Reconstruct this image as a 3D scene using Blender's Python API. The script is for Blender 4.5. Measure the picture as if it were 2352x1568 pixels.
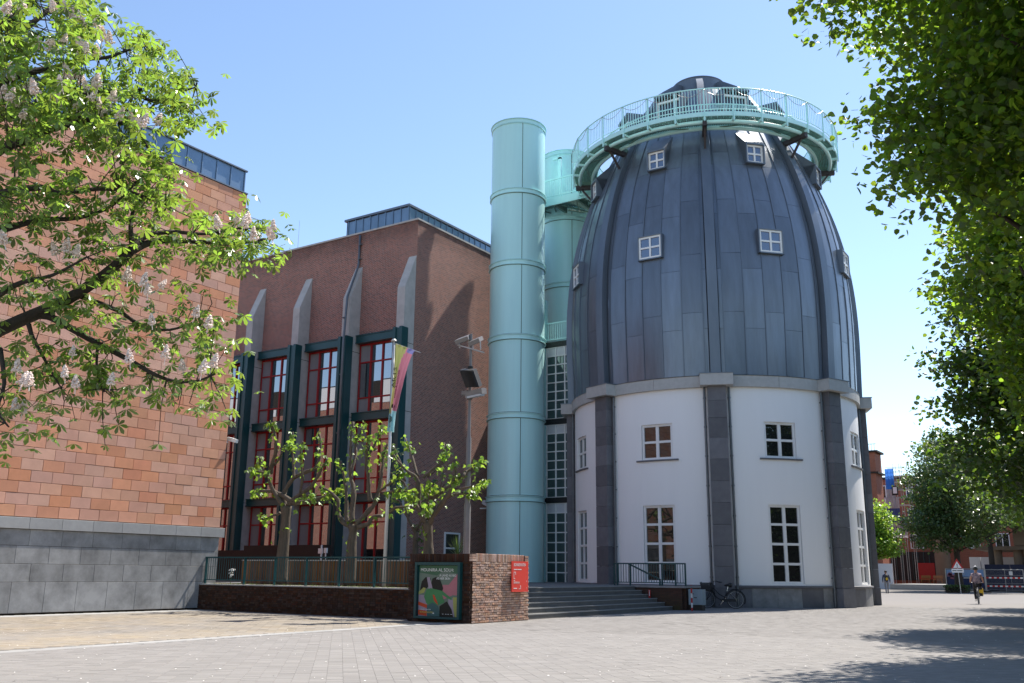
import bpy, math, random
import numpy as np
from mathutils import Vector, Matrix
random.seed(7); RNG = np.random.default_rng(7)
SC = bpy.context.scene
for o in list(bpy.data.objects): bpy.data.objects.remove(o)
COL = SC.collection
R = math.radians
# ---------------------------------------------------------------- camera, sky, sun, exposure
CAMH = 1.3
PITCH, ROLL, YAW = R(13.8167), R(0.5878), R(33.5711)
F_PX = 2157.96                      # focal length for a 2352 px wide frame
fw = Vector((-math.sin(YAW)*math.cos(PITCH), math.cos(YAW)*math.cos(PITCH), math.sin(PITCH)))
rt0 = Vector((math.cos(YAW), math.sin(YAW), 0)); up0 = rt0.cross(fw)
rt = rt0*math.cos(ROLL) + up0*math.sin(ROLL); up = rt.cross(fw)
cd = bpy.data.cameras.new('camera'); cam = bpy.data.objects.new('camera', cd); COL.objects.link(cam)
cd.sensor_width = 36; cd.lens = F_PX/2352*36; cd.clip_start = 0.1; cd.clip_end = 3000
M = Matrix((rt, up, -fw)).transposed().to_4x4(); M.translation = (0, 0, CAMH)
cam.matrix_world = M
SC.camera = cam
SUN_AZ, SUN_EL = R(12.0), R(56.6)     # azimuth from +Y towards +X
SDIR = Vector((math.sin(SUN_AZ)*math.cos(SUN_EL), math.cos(SUN_AZ)*math.cos(SUN_EL), math.sin(SUN_EL)))
w = bpy.data.worlds.new('World'); SC.world = w; w.use_nodes = True
nt = w.node_tree; nt.nodes.clear()
sky = nt.nodes.new('ShaderNodeTexSky'); sky.sky_type = 'NISHITA'; sky.sun_disc = False
sky.sun_elevation = SUN_EL; sky.sun_rotation = SUN_AZ
sky.altitude = 60; sky.air_density = 1.0; sky.dust_density = 0.2; sky.ozone_density = 1.4
bg = nt.nodes.new('ShaderNodeBackground'); bg.inputs[1].default_value = 0.112
wo = nt.nodes.new('ShaderNodeOutputWorld')
nt.links.new(sky.outputs[0], bg.inputs[0]); nt.links.new(bg.outputs[0], wo.inputs[0])
sd = bpy.data.lights.new('sun', 'SUN'); sd.energy = 4.4; sd.angle = R(0.53); sd.color = (1, .94, .85)
so = bpy.data.objects.new('sun', sd); COL.objects.link(so)
so.rotation_mode = 'QUATERNION'; so.rotation_quaternion = (-SDIR).to_track_quat('-Z', 'Y'); so.location = (20, 60, 80)
SC.view_settings.view_transform = 'Standard'; SC.view_settings.look = 'None'
SC.view_settings.exposure = 1.05; SC.view_settings.gamma = 1; SC.view_settings.use_curve_mapping = False
SC.cycles.max_bounces = 8; SC.cycles.transparent_max_bounces = 8

# surveyed points: photograph pixel (2352 wide) seen on a known plane
def ray(u, v):
    return fw + rt*((u-1176)/F_PX) - up*((v-784)/F_PX)
CO = Vector((0, 0, CAMH))
def atX(u, v, c): d = ray(u, v); return CO + d*(c/d.x)
def atY(u, v, c): d = ray(u, v); return CO + d*(c/d.y)
def atR(u, v, r): d = ray(u, v); return CO + d*(r/math.hypot(d.x, d.y))

# ---------------------------------------------------------------- materials
MATS = {}
def srgb(r, g, b):
    f = lambda c: (c/255/12.92) if c/255 < .04045 else ((c/255+.055)/1.055)**2.4
    return (f(r), f(g), f(b))
def N(nt, t, **k):
    n = nt.nodes.new(t)
    for a, b in k.items(): setattr(n, a, b)
    return n
def base(name):
    m = bpy.data.materials.new(name); m.use_nodes = True
    nt = m.node_tree; b = nt.nodes['Principled BSDF']; MATS[name] = m
    return m, nt, b
def mat(name, col, rough=.7, metal=0., spec=.4, pv=0., hv=0., nscale=3., namt=.15, dark=.5, bump=0., bscale=40., stretch=(1,1,1), island=False, col2=None, c2amt=.5, bdist=.02):
    """plain weathered surface: noise mottling towards col*dark (or col2), per-piece value variation pv"""
    m, nt, b = base(name); L = nt.links.new
    geo = N(nt, 'ShaderNodeNewGeometry'); mp = N(nt, 'ShaderNodeMapping'); mp.inputs['Scale'].default_value = stretch
    L(geo.outputs['Position'], mp.inputs['Vector'])
    n1 = N(nt, 'ShaderNodeTexNoise'); n1.inputs['Scale'].default_value = nscale; n1.inputs['Detail'].default_value = 6; n1.inputs['Roughness'].default_value = .65
    L(mp.outputs[0], n1.inputs['Vector'])
    rp = N(nt, 'ShaderNodeMapRange'); rp.inputs[1].default_value = .35; rp.inputs[2].default_value = .7; rp.inputs[3].default_value = 0; rp.inputs[4].default_value = namt
    L(n1.outputs[0], rp.inputs[0])
    mx = N(nt, 'ShaderNodeMix', data_type='RGBA'); mx.inputs[6].default_value = (*col, 1)
    mx.inputs[7].default_value = (*(col2 or [c*dark for c in col]), 1)
    L(rp.outputs[0], mx.inputs[0]); out = mx.outputs[2]
    if pv or hv:
        oi = N(nt, 'ShaderNodeObjectInfo'); ad = N(nt, 'ShaderNodeMath', operation='ADD'); fr = N(nt, 'ShaderNodeMath', operation='FRACT')
        L(oi.outputs['Random'], ad.inputs[0])
        if island: L(geo.outputs['Random Per Island'], ad.inputs[1])
        else: ad.inputs[1].default_value = 0
        L(ad.outputs[0], fr.inputs[0])
        hs = N(nt, 'ShaderNodeHueSaturation')
        mv = N(nt, 'ShaderNodeMapRange'); mv.inputs[3].default_value = 1-pv; mv.inputs[4].default_value = 1+pv
        L(fr.outputs[0], mv.inputs[0]); L(mv.outputs[0], hs.inputs['Value'])
        if hv:
            f2 = N(nt, 'ShaderNodeMath', operation='MULTIPLY'); f2.inputs[1].default_value = 7.31
            f3 = N(nt, 'ShaderNodeMath', operation='FRACT'); L(fr.outputs[0], f2.inputs[0]); L(f2.outputs[0], f3.inputs[0])
            mh = N(nt, 'ShaderNodeMapRange'); mh.inputs[3].default_value = 1-hv*9; mh.inputs[4].default_value = 1+hv*6
            L(f3.outputs[0], mh.inputs[0]); L(mh.outputs[0], hs.inputs['Saturation'])
            f4 = N(nt, 'ShaderNodeMath', operation='MULTIPLY'); f4.inputs[1].default_value = 3.77
            f5 = N(nt, 'ShaderNodeMath', operation='FRACT'); L(fr.outputs[0], f4.inputs[0]); L(f4.outputs[0], f5.inputs[0])
            mk = N(nt, 'ShaderNodeMapRange'); mk.inputs[3].default_value = .5-hv*.25; mk.inputs[4].default_value = .5+hv*.25
            L(f5.outputs[0], mk.inputs[0]); L(mk.outputs[0], hs.inputs['Hue'])
        L(out, hs.inputs['Color']); out = hs.outputs[0]
    L(out, b.inputs['Base Color'])
    b.inputs['Roughness'].default_value = rough; b.inputs['Metallic'].default_value = metal; b.inputs['Specular IOR Level'].default_value = spec
    if bump:
        n2 = N(nt, 'ShaderNodeTexNoise'); n2.inputs['Scale'].default_value = bscale; n2.inputs['Detail'].default_value = 4
        L(mp.outputs[0], n2.inputs['Vector'])
        bp = N(nt, 'ShaderNodeBump'); bp.inputs['Strength'].default_value = bump; bp.inputs['Distance'].default_value = bdist
        L(n2.outputs[0], bp.inputs['Height']); L(bp.outputs[0], b.inputs['Normal'])
    return m
def brickmat(name, c1, c2, mortar, bw=.22, rh=.0625, ms=.01, topz=None, rough=.85, spots=0.3, moss=None, bstr=.6):
    """brickwork on vertical faces of either axis, courses in world height"""
    m, nt, b = base(name); L = nt.links.new
    geo = N(nt, 'ShaderNodeNewGeometry'); sp = N(nt, 'ShaderNodeSeparateXYZ'); sn = N(nt, 'ShaderNodeSeparateXYZ')
    L(geo.outputs['Position'], sp.inputs[0]); L(geo.outputs['True Normal'], sn.inputs[0])
    ax = N(nt, 'ShaderNodeMath', operation='ABSOLUTE'); L(sn.outputs[0], ax.inputs[0])
    gt = N(nt, 'ShaderNodeMath', operation='GREATER_THAN'); gt.inputs[1].default_value = .7; L(ax.outputs[0], gt.inputs[0])
    mu = N(nt, 'ShaderNodeMix', data_type='FLOAT'); L(gt.outputs[0], mu.inputs[0]); L(sp.outputs[0], mu.inputs[2]); L(sp.outputs[1], mu.inputs[3])
    cb = N(nt, 'ShaderNodeCombineXYZ'); L(mu.outputs[0], cb.inputs[0]); L(sp.outputs[2], cb.inputs[1])
    br = N(nt, 'ShaderNodeTexBrick'); br.inputs['Scale'].default_value = 1; br.inputs['Brick Width'].default_value = bw; br.inputs['Row Height'].default_value = rh
    br.inputs['Mortar Size'].default_value = ms; br.inputs['Mortar Smooth'].default_value = .2; br.inputs['Bias'].default_value = 0
    br.inputs['Color1'].default_value = (*c1, 1); br.inputs['Color2'].default_value = (*c2, 1); br.inputs['Mortar'].default_value = (*mortar, 1)
    L(cb.outputs[0], br.inputs['Vector'])
    n1 = N(nt, 'ShaderNodeTexNoise'); n1.inputs['Scale'].default_value = .7; n1.inputs['Detail'].default_value = 8; n1.inputs['Roughness'].default_value = .7
    L(geo.outputs['Position'], n1.inputs['Vector'])
    rp = N(nt, 'ShaderNodeMapRange'); rp.inputs[1].default_value = .42; rp.inputs[2].default_value = .75; rp.inputs[4].default_value = spots
    L(n1.outputs[0], rp.inputs[0])
    mx = N(nt, 'ShaderNodeMix', data_type='RGBA', blend_type='MULTIPLY'); mx.inputs[7].default_value = (.45, .42, .4, 1)
    L(rp.outputs[0], mx.inputs[0]); L(br.outputs[0], mx.inputs[6]); out = mx.outputs[2]
    if topz:   # soot streak under the coping
        tz = N(nt, 'ShaderNodeMapRange'); tz.inputs[1].default_value = topz-1.1; tz.inputs[2].default_value = topz; L(sp.outputs[2], tz.inputs[0])
        mm = N(nt, 'ShaderNodeMath', operation='MULTIPLY'); n3 = N(nt, 'ShaderNodeTexNoise'); n3.inputs['Scale'].default_value = 1.6; n3.inputs['Detail'].default_value = 6
        L(geo.outputs['Position'], n3.inputs['Vector']); L(tz.outputs[0], mm.inputs[0]); L(n3.outputs[0], mm.inputs[1])
        m2 = N(nt, 'ShaderNodeMix', data_type='RGBA', blend_type='MULTIPLY'); m2.inputs[7].default_value = (.2, .18, .17, 1)
        L(mm.outputs[0], m2.inputs[0]); L(out, m2.inputs[6]); out = m2.outputs[2]
    if moss:
        tz = N(nt, 'ShaderNodeMapRange'); tz.inputs[1].default_value = .75; tz.inputs[2].default_value = .0; L(sp.outputs[2], tz.inputs[0])
        n3 = N(nt, 'ShaderNodeTexNoise'); n3.inputs['Scale'].default_value = 1.3; n3.inputs['Detail'].default_value = 5; L(geo.outputs['Position'], n3.inputs['Vector'])
        r3 = N(nt, 'ShaderNodeMapRange'); r3.inputs[1].default_value = .45; r3.inputs[2].default_value = .7; L(n3.outputs[0], r3.inputs[0])
        mm = N(nt, 'ShaderNodeMath', operation='MULTIPLY'); L(tz.outputs[0], mm.inputs[0]); L(r3.outputs[0], mm.inputs[1])
        m2 = N(nt, 'ShaderNodeMix', data_type='RGBA'); m2.inputs[7].default_value = (*moss, 1)
        L(mm.outputs[0], m2.inputs[0]); L(out, m2.inputs[6]); out = m2.outputs[2]
    L(out, b.inputs['Base Color']); b.inputs['Roughness'].default_value = rough; b.inputs['Specular IOR Level'].default_value = .25
    bp = N(nt, 'ShaderNodeBump'); bp.inputs['Strength'].default_value = bstr; bp.inputs['Distance'].default_value = .008; bp.invert = True
    n4 = N(nt, 'ShaderNodeTexNoise'); n4.inputs['Scale'].default_value = 30; L(geo.outputs['Position'], n4.inputs['Vector'])
    sb = N(nt, 'ShaderNodeMath', operation='SUBTRACT'); L(br.outputs['Fac'], sb.inputs[0])
    ml = N(nt, 'ShaderNodeMath', operation='MULTIPLY'); ml.inputs[1].default_value = .6; L(n4.outputs[0], ml.inputs[0]); L(ml.outputs[0], sb.inputs[1])
    L(sb.outputs[0], bp.inputs['Height']); L(bp.outputs[0], b.inputs['Normal'])
    return m
def glassmat(name, tint=(.02,.025,.03), refl=.5, rough=.02, wob=.0):
    """window pane seen from outside in daylight: mirror reflection over a dim room"""
    m, nt, b = base(name); L = nt.links.new
    b.inputs['Base Color'].default_value = (*tint, 1); b.inputs['Roughness'].default_value = .5; b.inputs['Specular IOR Level'].default_value = .2
    gl = N(nt, 'ShaderNodeBsdfGlossy'); gl.inputs['Roughness'].default_value = rough; gl.inputs['Color'].default_value = (.95, .97, 1, 1)
    fz = N(nt, 'ShaderNodeFresnel'); fz.inputs['IOR'].default_value = 1.5
    ma = N(nt, 'ShaderNodeMath', operation='MULTIPLY_ADD', use_clamp=True); ma.inputs[1].default_value = 1.0; ma.inputs[2].default_value = refl
    L(fz.outputs[0], ma.inputs[0])
    ms = N(nt, 'ShaderNodeMixShader'); L(ma.outputs[0], ms.inputs[0]); L(b.outputs[0], ms.inputs[1]); L(gl.outputs[0], ms.inputs[2])
    L(ms.outputs[0], nt.nodes['Material Output'].inputs[0])
    if wob:
        geo = N(nt, 'ShaderNodeNewGeometry'); n2 = N(nt, 'ShaderNodeTexNoise'); n2.inputs['Scale'].default_value = .9
        L(geo.outputs['Position'], n2.inputs['Vector']); bp = N(nt, 'ShaderNodeBump'); bp.inputs['Strength'].default_value = wob; bp.inputs['Distance'].default_value = .05
        L(n2.outputs[0], bp.inputs['Height']); L(bp.outputs[0], gl.inputs['Normal'])
    return m
def leafmat(name, col, tcol, tr=.45, rough=.42, pv=.35, spec=.5):
    m, nt, b = base(name); L = nt.links.new
    geo = N(nt, 'ShaderNodeNewGeometry'); oi = N(nt, 'ShaderNodeObjectInfo')
    ad = N(nt, 'ShaderNodeMath', operation='ADD'); fr = N(nt, 'ShaderNodeMath', operation='FRACT')
    L(geo.outputs['Random Per Island'], ad.inputs[0]); L(oi.outputs['Random'], ad.inputs[1]); L(ad.outputs[0], fr.inputs[0])
    def tinted(c):
        hs = N(nt, 'ShaderNodeHueSaturation'); hs.inputs['Color'].default_value = (*c, 1)
        mv = N(nt, 'ShaderNodeMapRange'); mv.inputs[3].default_value = 1-pv; mv.inputs[4].default_value = 1+pv
        L(fr.outputs[0], mv.inputs[0]); L(mv.outputs[0], hs.inputs['Value'])
        mh = N(nt, 'ShaderNodeMapRange'); mh.inputs[3].default_value = .485; mh.inputs[4].default_value = .515
        L(fr.outputs[0], mh.inputs[0]); L(mh.outputs[0], hs.inputs['Hue'])
        return hs.outputs[0]
    L(tinted(col), b.inputs['Base Color']); b.inputs['Roughness'].default_value = rough; b.inputs['Specular IOR Level'].default_value = spec
    t = N(nt, 'ShaderNodeBsdfTranslucent'); L(tinted(tcol), t.inputs[0])
    ms = N(nt, 'ShaderNodeMixShader'); ms.inputs[0].default_value = tr
    L(b.outputs[0], ms.inputs[1]); L(t.outputs[0], ms.inputs[2]); L(ms.outputs[0], nt.nodes['Material Output'].inputs[0])
    return m

# ---------------------------------------------------------------- mesh helpers
WL = {}                                # world location of every parent
class MB:
    def __init__(s): s.v = []; s.f = []; s.mi = []; s.m = 0
    def add(s, vs, fs):
        k = len(s.v); s.v += [tuple(p) for p in vs]; s.f += [tuple(i+k for i in f) for f in fs]; s.mi += [s.m]*len(fs); return s
    def box(s, x0, x1, y0, y1, z0, z1):
        return s.add([(x0,y0,z0),(x1,y0,z0),(x1,y1,z0),(x0,y1,z0),(x0,y0,z1),(x1,y0,z1),(x1,y1,z1),(x0,y1,z1)],
                     [(0,3,2,1),(4,5,6,7),(0,1,5,4),(1,2,6,5),(2,3,7,6),(3,0,4,7)])
    def obox(s, c, ax, ay, az):           # centre and three half-axis vectors
        c, ax, ay, az = map(Vector, (c, ax, ay, az)); vs = [c+ax*i+ay*j+az*k for k in (-1,1) for i, j in ((-1,-1),(1,-1),(1,1),(-1,1))]
        fs = [(0,3,2,1),(4,5,6,7),(0,1,5,4),(1,2,6,5),(2,3,7,6),(3,0,4,7)]
        if ax.cross(ay).dot(az) < 0: fs = [f[::-1] for f in fs]
        return s.add(vs, fs)
    def bar(s, a, b, w, h=None, upv=(0,0,1)):
        a, b = Vector(a), Vector(b); d = b-a; u = Vector(upv)
        if abs(d.normalized().dot(u)) > .98: u = Vector((1,0,0))
        x = d.cross(u).normalized(); y = x.cross(d).normalized()
        return s.obox((a+b)/2, x*(w/2), d/2, y*((h or w)/2))
    def prism(s, poly, d):                # planar polygon pushed along d
        d = Vector(d); n = len(poly); P = [Vector(p) for p in poly]
        nrm = sum(((P[i]-P[0]).cross(P[i+1]-P[0]) for i in range(1, n-1)), Vector())
        if nrm.dot(d) > 0: P = P[::-1]
        return s.add(P+[p+d for p in P], [tuple(range(n)), tuple(range(2*n-1, n-1, -1))]+[(i, n+i, n+(i+1) % n, (i+1) % n) for i in range(n)])
    def tube(s, pts, rad, n=6, cap=True):
        P = [Vector(p) for p in pts]; rs = rad if hasattr(rad, '__len__') else [rad]*len(P); vs = []; prev = None
        for i, p in enumerate(P):
            t = (P[min(i+1, len(P)-1)]-P[max(i-1, 0)]).normalized()
            if prev is None: a = t.cross(Vector((0,0,1)) if abs(t.z) < .9 else Vector((1,0,0))).normalized()
            else:
                a = prev - t*prev.dot(t); a = a.normalized() if a.length > 1e-6 else t.orthogonal().normalized()
            prev = a; b = t.cross(a)
            for k in range(n):
                q = 2*math.pi*k/n; vs.append(p+a*(rs[i]*math.cos(q))+b*(rs[i]*math.sin(q)))
        fs = [(i*n+k, i*n+(k+1) % n, (i+1)*n+(k+1) % n, (i+1)*n+k) for i in range(len(P)-1) for k in range(n)]
        if cap: fs += [tuple(range(n))[::-1], tuple((len(P)-1)*n+k for k in range(n))]
        return s.add(vs, fs)
    def lathe(s, c, prof, n=48, a0=0, a1=360, close=True):   # prof: (r, z) from low outside upwards
        full = abs(a1-a0) >= 359.9; m = n if full else n+1; vs = []
        for r, z in prof:
            for k in range(m):
                q = R(a0+(a1-a0)*k/n); vs.append((c[0]+r*math.cos(q), c[1]+r*math.sin(q), z))
        fs = []
        for i in range(len(prof)-1):
            for k in range(n):
                k2 = (k+1) % m if full else k+1
                fs.append((i*m+k, i*m+k2, (i+1)*m+k2, (i+1)*m+k))
        return s.add(vs, fs)
    def build(s, name, mats, parent=None, smooth=False, loc=None, auto=None):
        me = bpy.data.meshes.new(name); L = Vector(loc) if loc is not None else (WL[parent] if parent else Vector())
        me.from_pydata([Vector(p)-L for p in s.v], [], s.f)
        if not isinstance(mats, (list, tuple)): mats = [mats]
        for m in mats: me.materials.append(MATS[m] if isinstance(m, str) else m)
        if len(mats) > 1: me.polygons.foreach_set('material_index', s.mi)
        if smooth: me.polygons.foreach_set('use_smooth', [True]*len(me.polygons))
        me.update()
        o = bpy.data.objects.new(name, me); COL.objects.link(o); WL[o] = L
        if parent: o.parent = parent; o.location = L - WL[parent]
        else: o.location = L
        if auto:
            me.polygons.foreach_set('use_smooth', [True]*len(me.polygons)); me.set_sharp_from_angle(angle=R(auto))
        return o
def npmesh(name, V, Fq, mats, parent=None, loc=None, smooth=False, mi=None):
    """fast mesh from arrays: V (n,3), Fq (m,k)"""
    L = Vector(loc) if loc is not None else (WL[parent] if parent else Vector())
    V = np.asarray(V, np.float32)-np.array(L, np.float32); Fq = np.asarray(Fq, np.int32); k = Fq.shape[1]
    me = bpy.data.meshes.new(name); me.vertices.add(len(V)); me.vertices.foreach_set('co', V.ravel())
    me.loops.add(Fq.size); me.loops.foreach_set('vertex_index', Fq.ravel())
    me.polygons.add(len(Fq)); me.polygons.foreach_set('loop_start', np.arange(0, Fq.size, k, dtype=np.int32))
    me.polygons.foreach_set('use_smooth', np.full(len(Fq), bool(smooth)))
    for m in (mats if isinstance(mats, (list, tuple)) else [mats]): me.materials.append(MATS[m])
    if mi is not None: me.polygons.foreach_set('material_index', np.asarray(mi, np.int32))
    me.update(calc_edges=True)
    o = bpy.data.objects.new(name, me); COL.objects.link(o); WL[o] = L
    if parent: o.parent = parent; o.location = L-WL[parent]
    else: o.location = L
    return o
def tag(o, label=None, cat=None, group=None, kind=None):
    if label: o['label'] = label
    if cat: o['category'] = cat
    if group: o['group'] = group
    if kind: o['kind'] = kind
    return o
def thing(name, label, cat, loc, group=None):
    o = bpy.data.objects.new(name, None); COL.objects.link(o); o.location = loc; WL[o] = Vector(loc); o.empty_display_size = .3
    return tag(o, label, cat, group)
def empty(name, parent, loc=None):
    o = bpy.data.objects.new(name, None); COL.objects.link(o); o.parent = parent; WL[o] = Vector(loc) if loc is not None else WL[parent].copy()
    o.location = WL[o]-WL[parent]; o.empty_display_size = .2; return o
def inst(name, me, parent, loc, rot=(0,0,0), scale=None):
    o = bpy.data.objects.new(name, me); COL.objects.link(o); WL[o] = Vector(loc)
    if parent: o.parent = parent; o.location = Vector(loc)-WL[parent]
    else: o.location = loc
    o.rotation_euler = rot
    if scale is not None: o.scale = scale
    return o
def mesh_of(mb, mats):
    me = bpy.data.meshes.new('piece'); me.from_pydata([Vector(p) for p in mb.v], [], mb.f)
    for m in (mats if isinstance(mats, (list, tuple)) else [mats]): me.materials.append(MATS[m])
    me.update(); return me
def chip(hx, hy, hz, c):
    """block with its front (+x) edges chamfered by c"""
    vs = [(-hx,-hy,-hz),(-hx,hy,-hz),(-hx,hy,hz),(-hx,-hy,hz), (hx-c,-hy,-hz),(hx-c,hy,-hz),(hx-c,hy,hz),(hx-c,-hy,hz), (hx,-hy+c,-hz+c),(hx,hy-c,-hz+c),(hx,hy-c,hz-c),(hx,-hy+c,hz-c)]
    fs = [(0,1,5,4),(1,2,6,5),(2,3,7,6),(3,0,4,7),(4,5,9,8),(5,6,10,9),(6,7,11,10),(7,4,8,11),(8,9,10,11),(3,2,1,0)]
    b = MB(); b.add(vs, fs); return b
def lettering(name, body, parent, loc, size, rot, m, sx=1., align='LEFT', ext=.0008, space=1.):
    cu = bpy.data.curves.new(name, 'FONT'); cu.body = body; cu.size = size; cu.extrude = ext; cu.align_x = align; cu.space_character = space
    cu.materials.append(MATS[m]); t_ = bpy.data.objects.new(name, cu); COL.objects.link(t_)
    me = bpy.data.meshes.new_from_object(t_.evaluated_get(bpy.context.evaluated_depsgraph_get())); bpy.data.objects.remove(t_); bpy.data.curves.remove(cu)
    o = bpy.data.objects.new(name, me); COL.objects.link(o)
    WL[o] = Vector(loc); o.parent = parent; o.location = Vector(loc)-WL[parent]; o.rotation_euler = rot; o.scale = (sx, 1, 1); return o

# ---------------------------------------------------------------- palette
mat('sandstone', (.63,.315,.205), .85, pv=.11, hv=.02, nscale=2.4, namt=.45, dark=.72, bump=.45, bscale=45, island=True, spec=.2)
mat('bluestone', (.31,.31,.312), .6, pv=.13, nscale=1.7, namt=.85, dark=.42, bump=.15, bscale=50, island=True, spec=.4)
mat('bluestone_pale', (.33,.33,.33), .75, pv=.08, nscale=4, namt=.35, dark=.6, spec=.3)
mat('joint', (.03,.026,.022), .95, spec=.1)
mat('zinc', (.142,.164,.194), .34, metal=.5, pv=.15, nscale=1.9, namt=.55, stretch=(1.6,1.6,.22), col2=(.21,.245,.30), island=True, spec=.5)
mat('zinc_plain', (.125,.15,.185), .42, metal=.5, nscale=1.5, namt=.6, stretch=(1,1,.25), col2=(.19,.215,.25), spec=.5)
mat('zinc_joint', (.03,.035,.045), .6, metal=.3)
mat('zinc_blue', (.17,.25,.35), .35, metal=.5, pv=.1, nscale=2, namt=.3, spec=.5)
brickmat('brick_facade', (.33,.095,.06), (.13,.042,.033), (.50,.39,.34), ms=.0105, topz=19.0)
brickmat('brick_plain', (.30,.105,.065), (.22,.08,.055), (.34,.27,.23), ms=.01)
brickmat('brick_dark', (.10,.048,.034), (.07,.036,.027), (.05,.042,.036), ms=.008, moss=(.05,.05,.018))
brickmat('brick_grazed', (.36,.125,.08), (.17,.06,.045), (.50,.39,.34), ms=.0105, topz=19.0, bstr=1.0)  # facade brick copy: grazing sun put into lighter bricks and stronger relief
mat('brick_piece', (.50,.32,.24), .9, pv=.25, hv=.03, nscale=14, namt=.5, dark=.55, bump=.5, bscale=70, island=True, spec=.15, bdist=.01)  # pale: grazing sun on the pier side put into the colour
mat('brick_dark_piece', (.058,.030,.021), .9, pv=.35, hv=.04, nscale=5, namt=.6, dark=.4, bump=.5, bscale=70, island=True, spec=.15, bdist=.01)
mat('concrete', (.50,.48,.455), .85, nscale=2.2, namt=.5, dark=.6, bump=.2, bscale=25, spec=.2)
mat('concrete_cornice', (.47,.465,.445), .85, pv=.06, nscale=5, namt=.4, dark=.68, bump=.2, bscale=30, spec=.2)
mat('teal_steel', (.008,.062,.068), .36, nscale=1.2, namt=.3, spec=.5)
mat('dark_steel', (.02,.022,.022), .5, nscale=2, namt=.3)
mat('brown_steel', (.05,.042,.045), .55, nscale=3, namt=.4)
mat('red_frame', (.33,.012,.014), .45, nscale=3, namt=.2)
mat('turquoise', (.54,.87,.86), .28, pv=.02, nscale=1.6, namt=.42, stretch=(1.5,1.5,.10), col2=(.43,.72,.73), spec=.5)
mat('turquoise_stain', (.10,.17,.15), .5, nscale=3, namt=.5)
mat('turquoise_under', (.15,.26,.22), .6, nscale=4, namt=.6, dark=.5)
mat('plaster', (.88,.87,.86), .9, nscale=1.5, stretch=(1.6,1.6,.22), namt=.16, dark=.85, bump=.06, bscale=14, spec=.15)
mat('pilaster_stone', (.125,.124,.136), .62, pv=.2, nscale=3.2, namt=.6, col2=(.18,.18,.19), bump=.12, bscale=50, island=True, spec=.35)
mat('white_frame', (.80,.80,.79), .45, nscale=3, namt=.08)
mat('white_panel', (.62,.62,.64), .55, nscale=3, namt=.1)
mat('pipe_zinc', (.16,.175,.19), .45, metal=.5, nscale=3, namt=.4)
mat('galvanised', (.42,.42,.42), .4, metal=.6, nscale=6, namt=.3)
mat('pole_white', (.60,.60,.60), .35, metal=.2, nscale=5, namt=.15)
mat('lamp_grey', (.20,.185,.18), .5, metal=.1, nscale=3, namt=.3)
mat('black', (.012,.012,.013), .55); mat('rubber', (.015,.015,.015), .8); mat('reflector', (.5,.5,.5), .2, metal=.9)
mat('sett', (.242,.229,.219), .85, pv=.085, hv=.012, nscale=.8, namt=.42, dark=.78, bump=.15, bscale=60, island=True, spec=.2, bdist=.006)
mat('sett_sand', (.30,.252,.188), .88, pv=.11, hv=.02, nscale=.45, namt=1.0, col2=(.245,.228,.21), bump=.3, bscale=60, island=True, spec=.2, bdist=.006)
mat('kerb_stone', (.33,.325,.315), .85, pv=.1, nscale=3, namt=.3, island=True, bump=.1)
mat('ground', (.215,.20,.187), .9, nscale=.6, namt=.35, dark=.82, bump=.3, bscale=9, spec=.15)
mat('soil', (.07,.052,.035), .95, nscale=3, namt=.5)
mat('step_stone', (.15,.147,.14), .8, pv=.1, nscale=3, namt=.4, bump=.1, island=True)
mat('step_nosing', (.27,.27,.265), .75, nscale=4, namt=.3)
mat('plank', (.21,.105,.048), .75, pv=.35, hv=.04, nscale=5, namt=.5, stretch=(4,4,.4), dark=.5)
mat('plank_top', (.48,.46,.42), .8, nscale=4, namt=.3)
mat('dark_brown', (.04,.025,.018), .85, nscale=3, namt=.4)
mat('bark', (.13,.10,.072), .9, nscale=5, namt=.7, stretch=(3,3,.5), dark=.45, bump=.9, bscale=16, bdist=.03)
mat('bark_dark', (.055,.042,.032), .9, nscale=5, namt=.6, stretch=(2,2,1), dark=.5, bump=.7, bscale=20)
mat('flower', (.88,.75,.68), .8, pv=.2, nscale=20, namt=.5, col2=(.66,.46,.38), island=True)
mat('petal', (.75,.72,.68), .8)
glassmat('glass_bay', (.016,.018,.02), .34, .015)
glassmat('glass_blind', (.24,.24,.25), .12, .03)
glassmat('glass_dome', (.012,.035,.11), .15, .02)  # deep blue sky reflection put into the pane tint
glassmat('glass_drum', (.006,.007,.007), .05, .01)
glassmat('glass_link', (.035,.055,.05), .16, .02, wob=.08)
mat('room', (.05,.048,.045), .9)
leafmat('leaf_chestnut', (.065,.12,.024), (.36,.53,.06), .42, .30, .45, spec=.8)
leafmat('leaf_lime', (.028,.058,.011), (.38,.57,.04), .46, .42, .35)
leafmat('leaf_lime_shaded', (.024,.048,.011), (.20,.33,.025), .34, .42, .35)  # lime leaf copy with the canopy's shade put into darker colours
leafmat('leaf_plane', (.11,.2,.028), (.42,.62,.07), .42, .38, .3)
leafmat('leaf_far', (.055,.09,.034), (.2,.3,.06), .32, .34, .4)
leafmat('grass_blade', (.08,.12,.025), (.2,.28,.05), .35, .6, .3)
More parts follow.
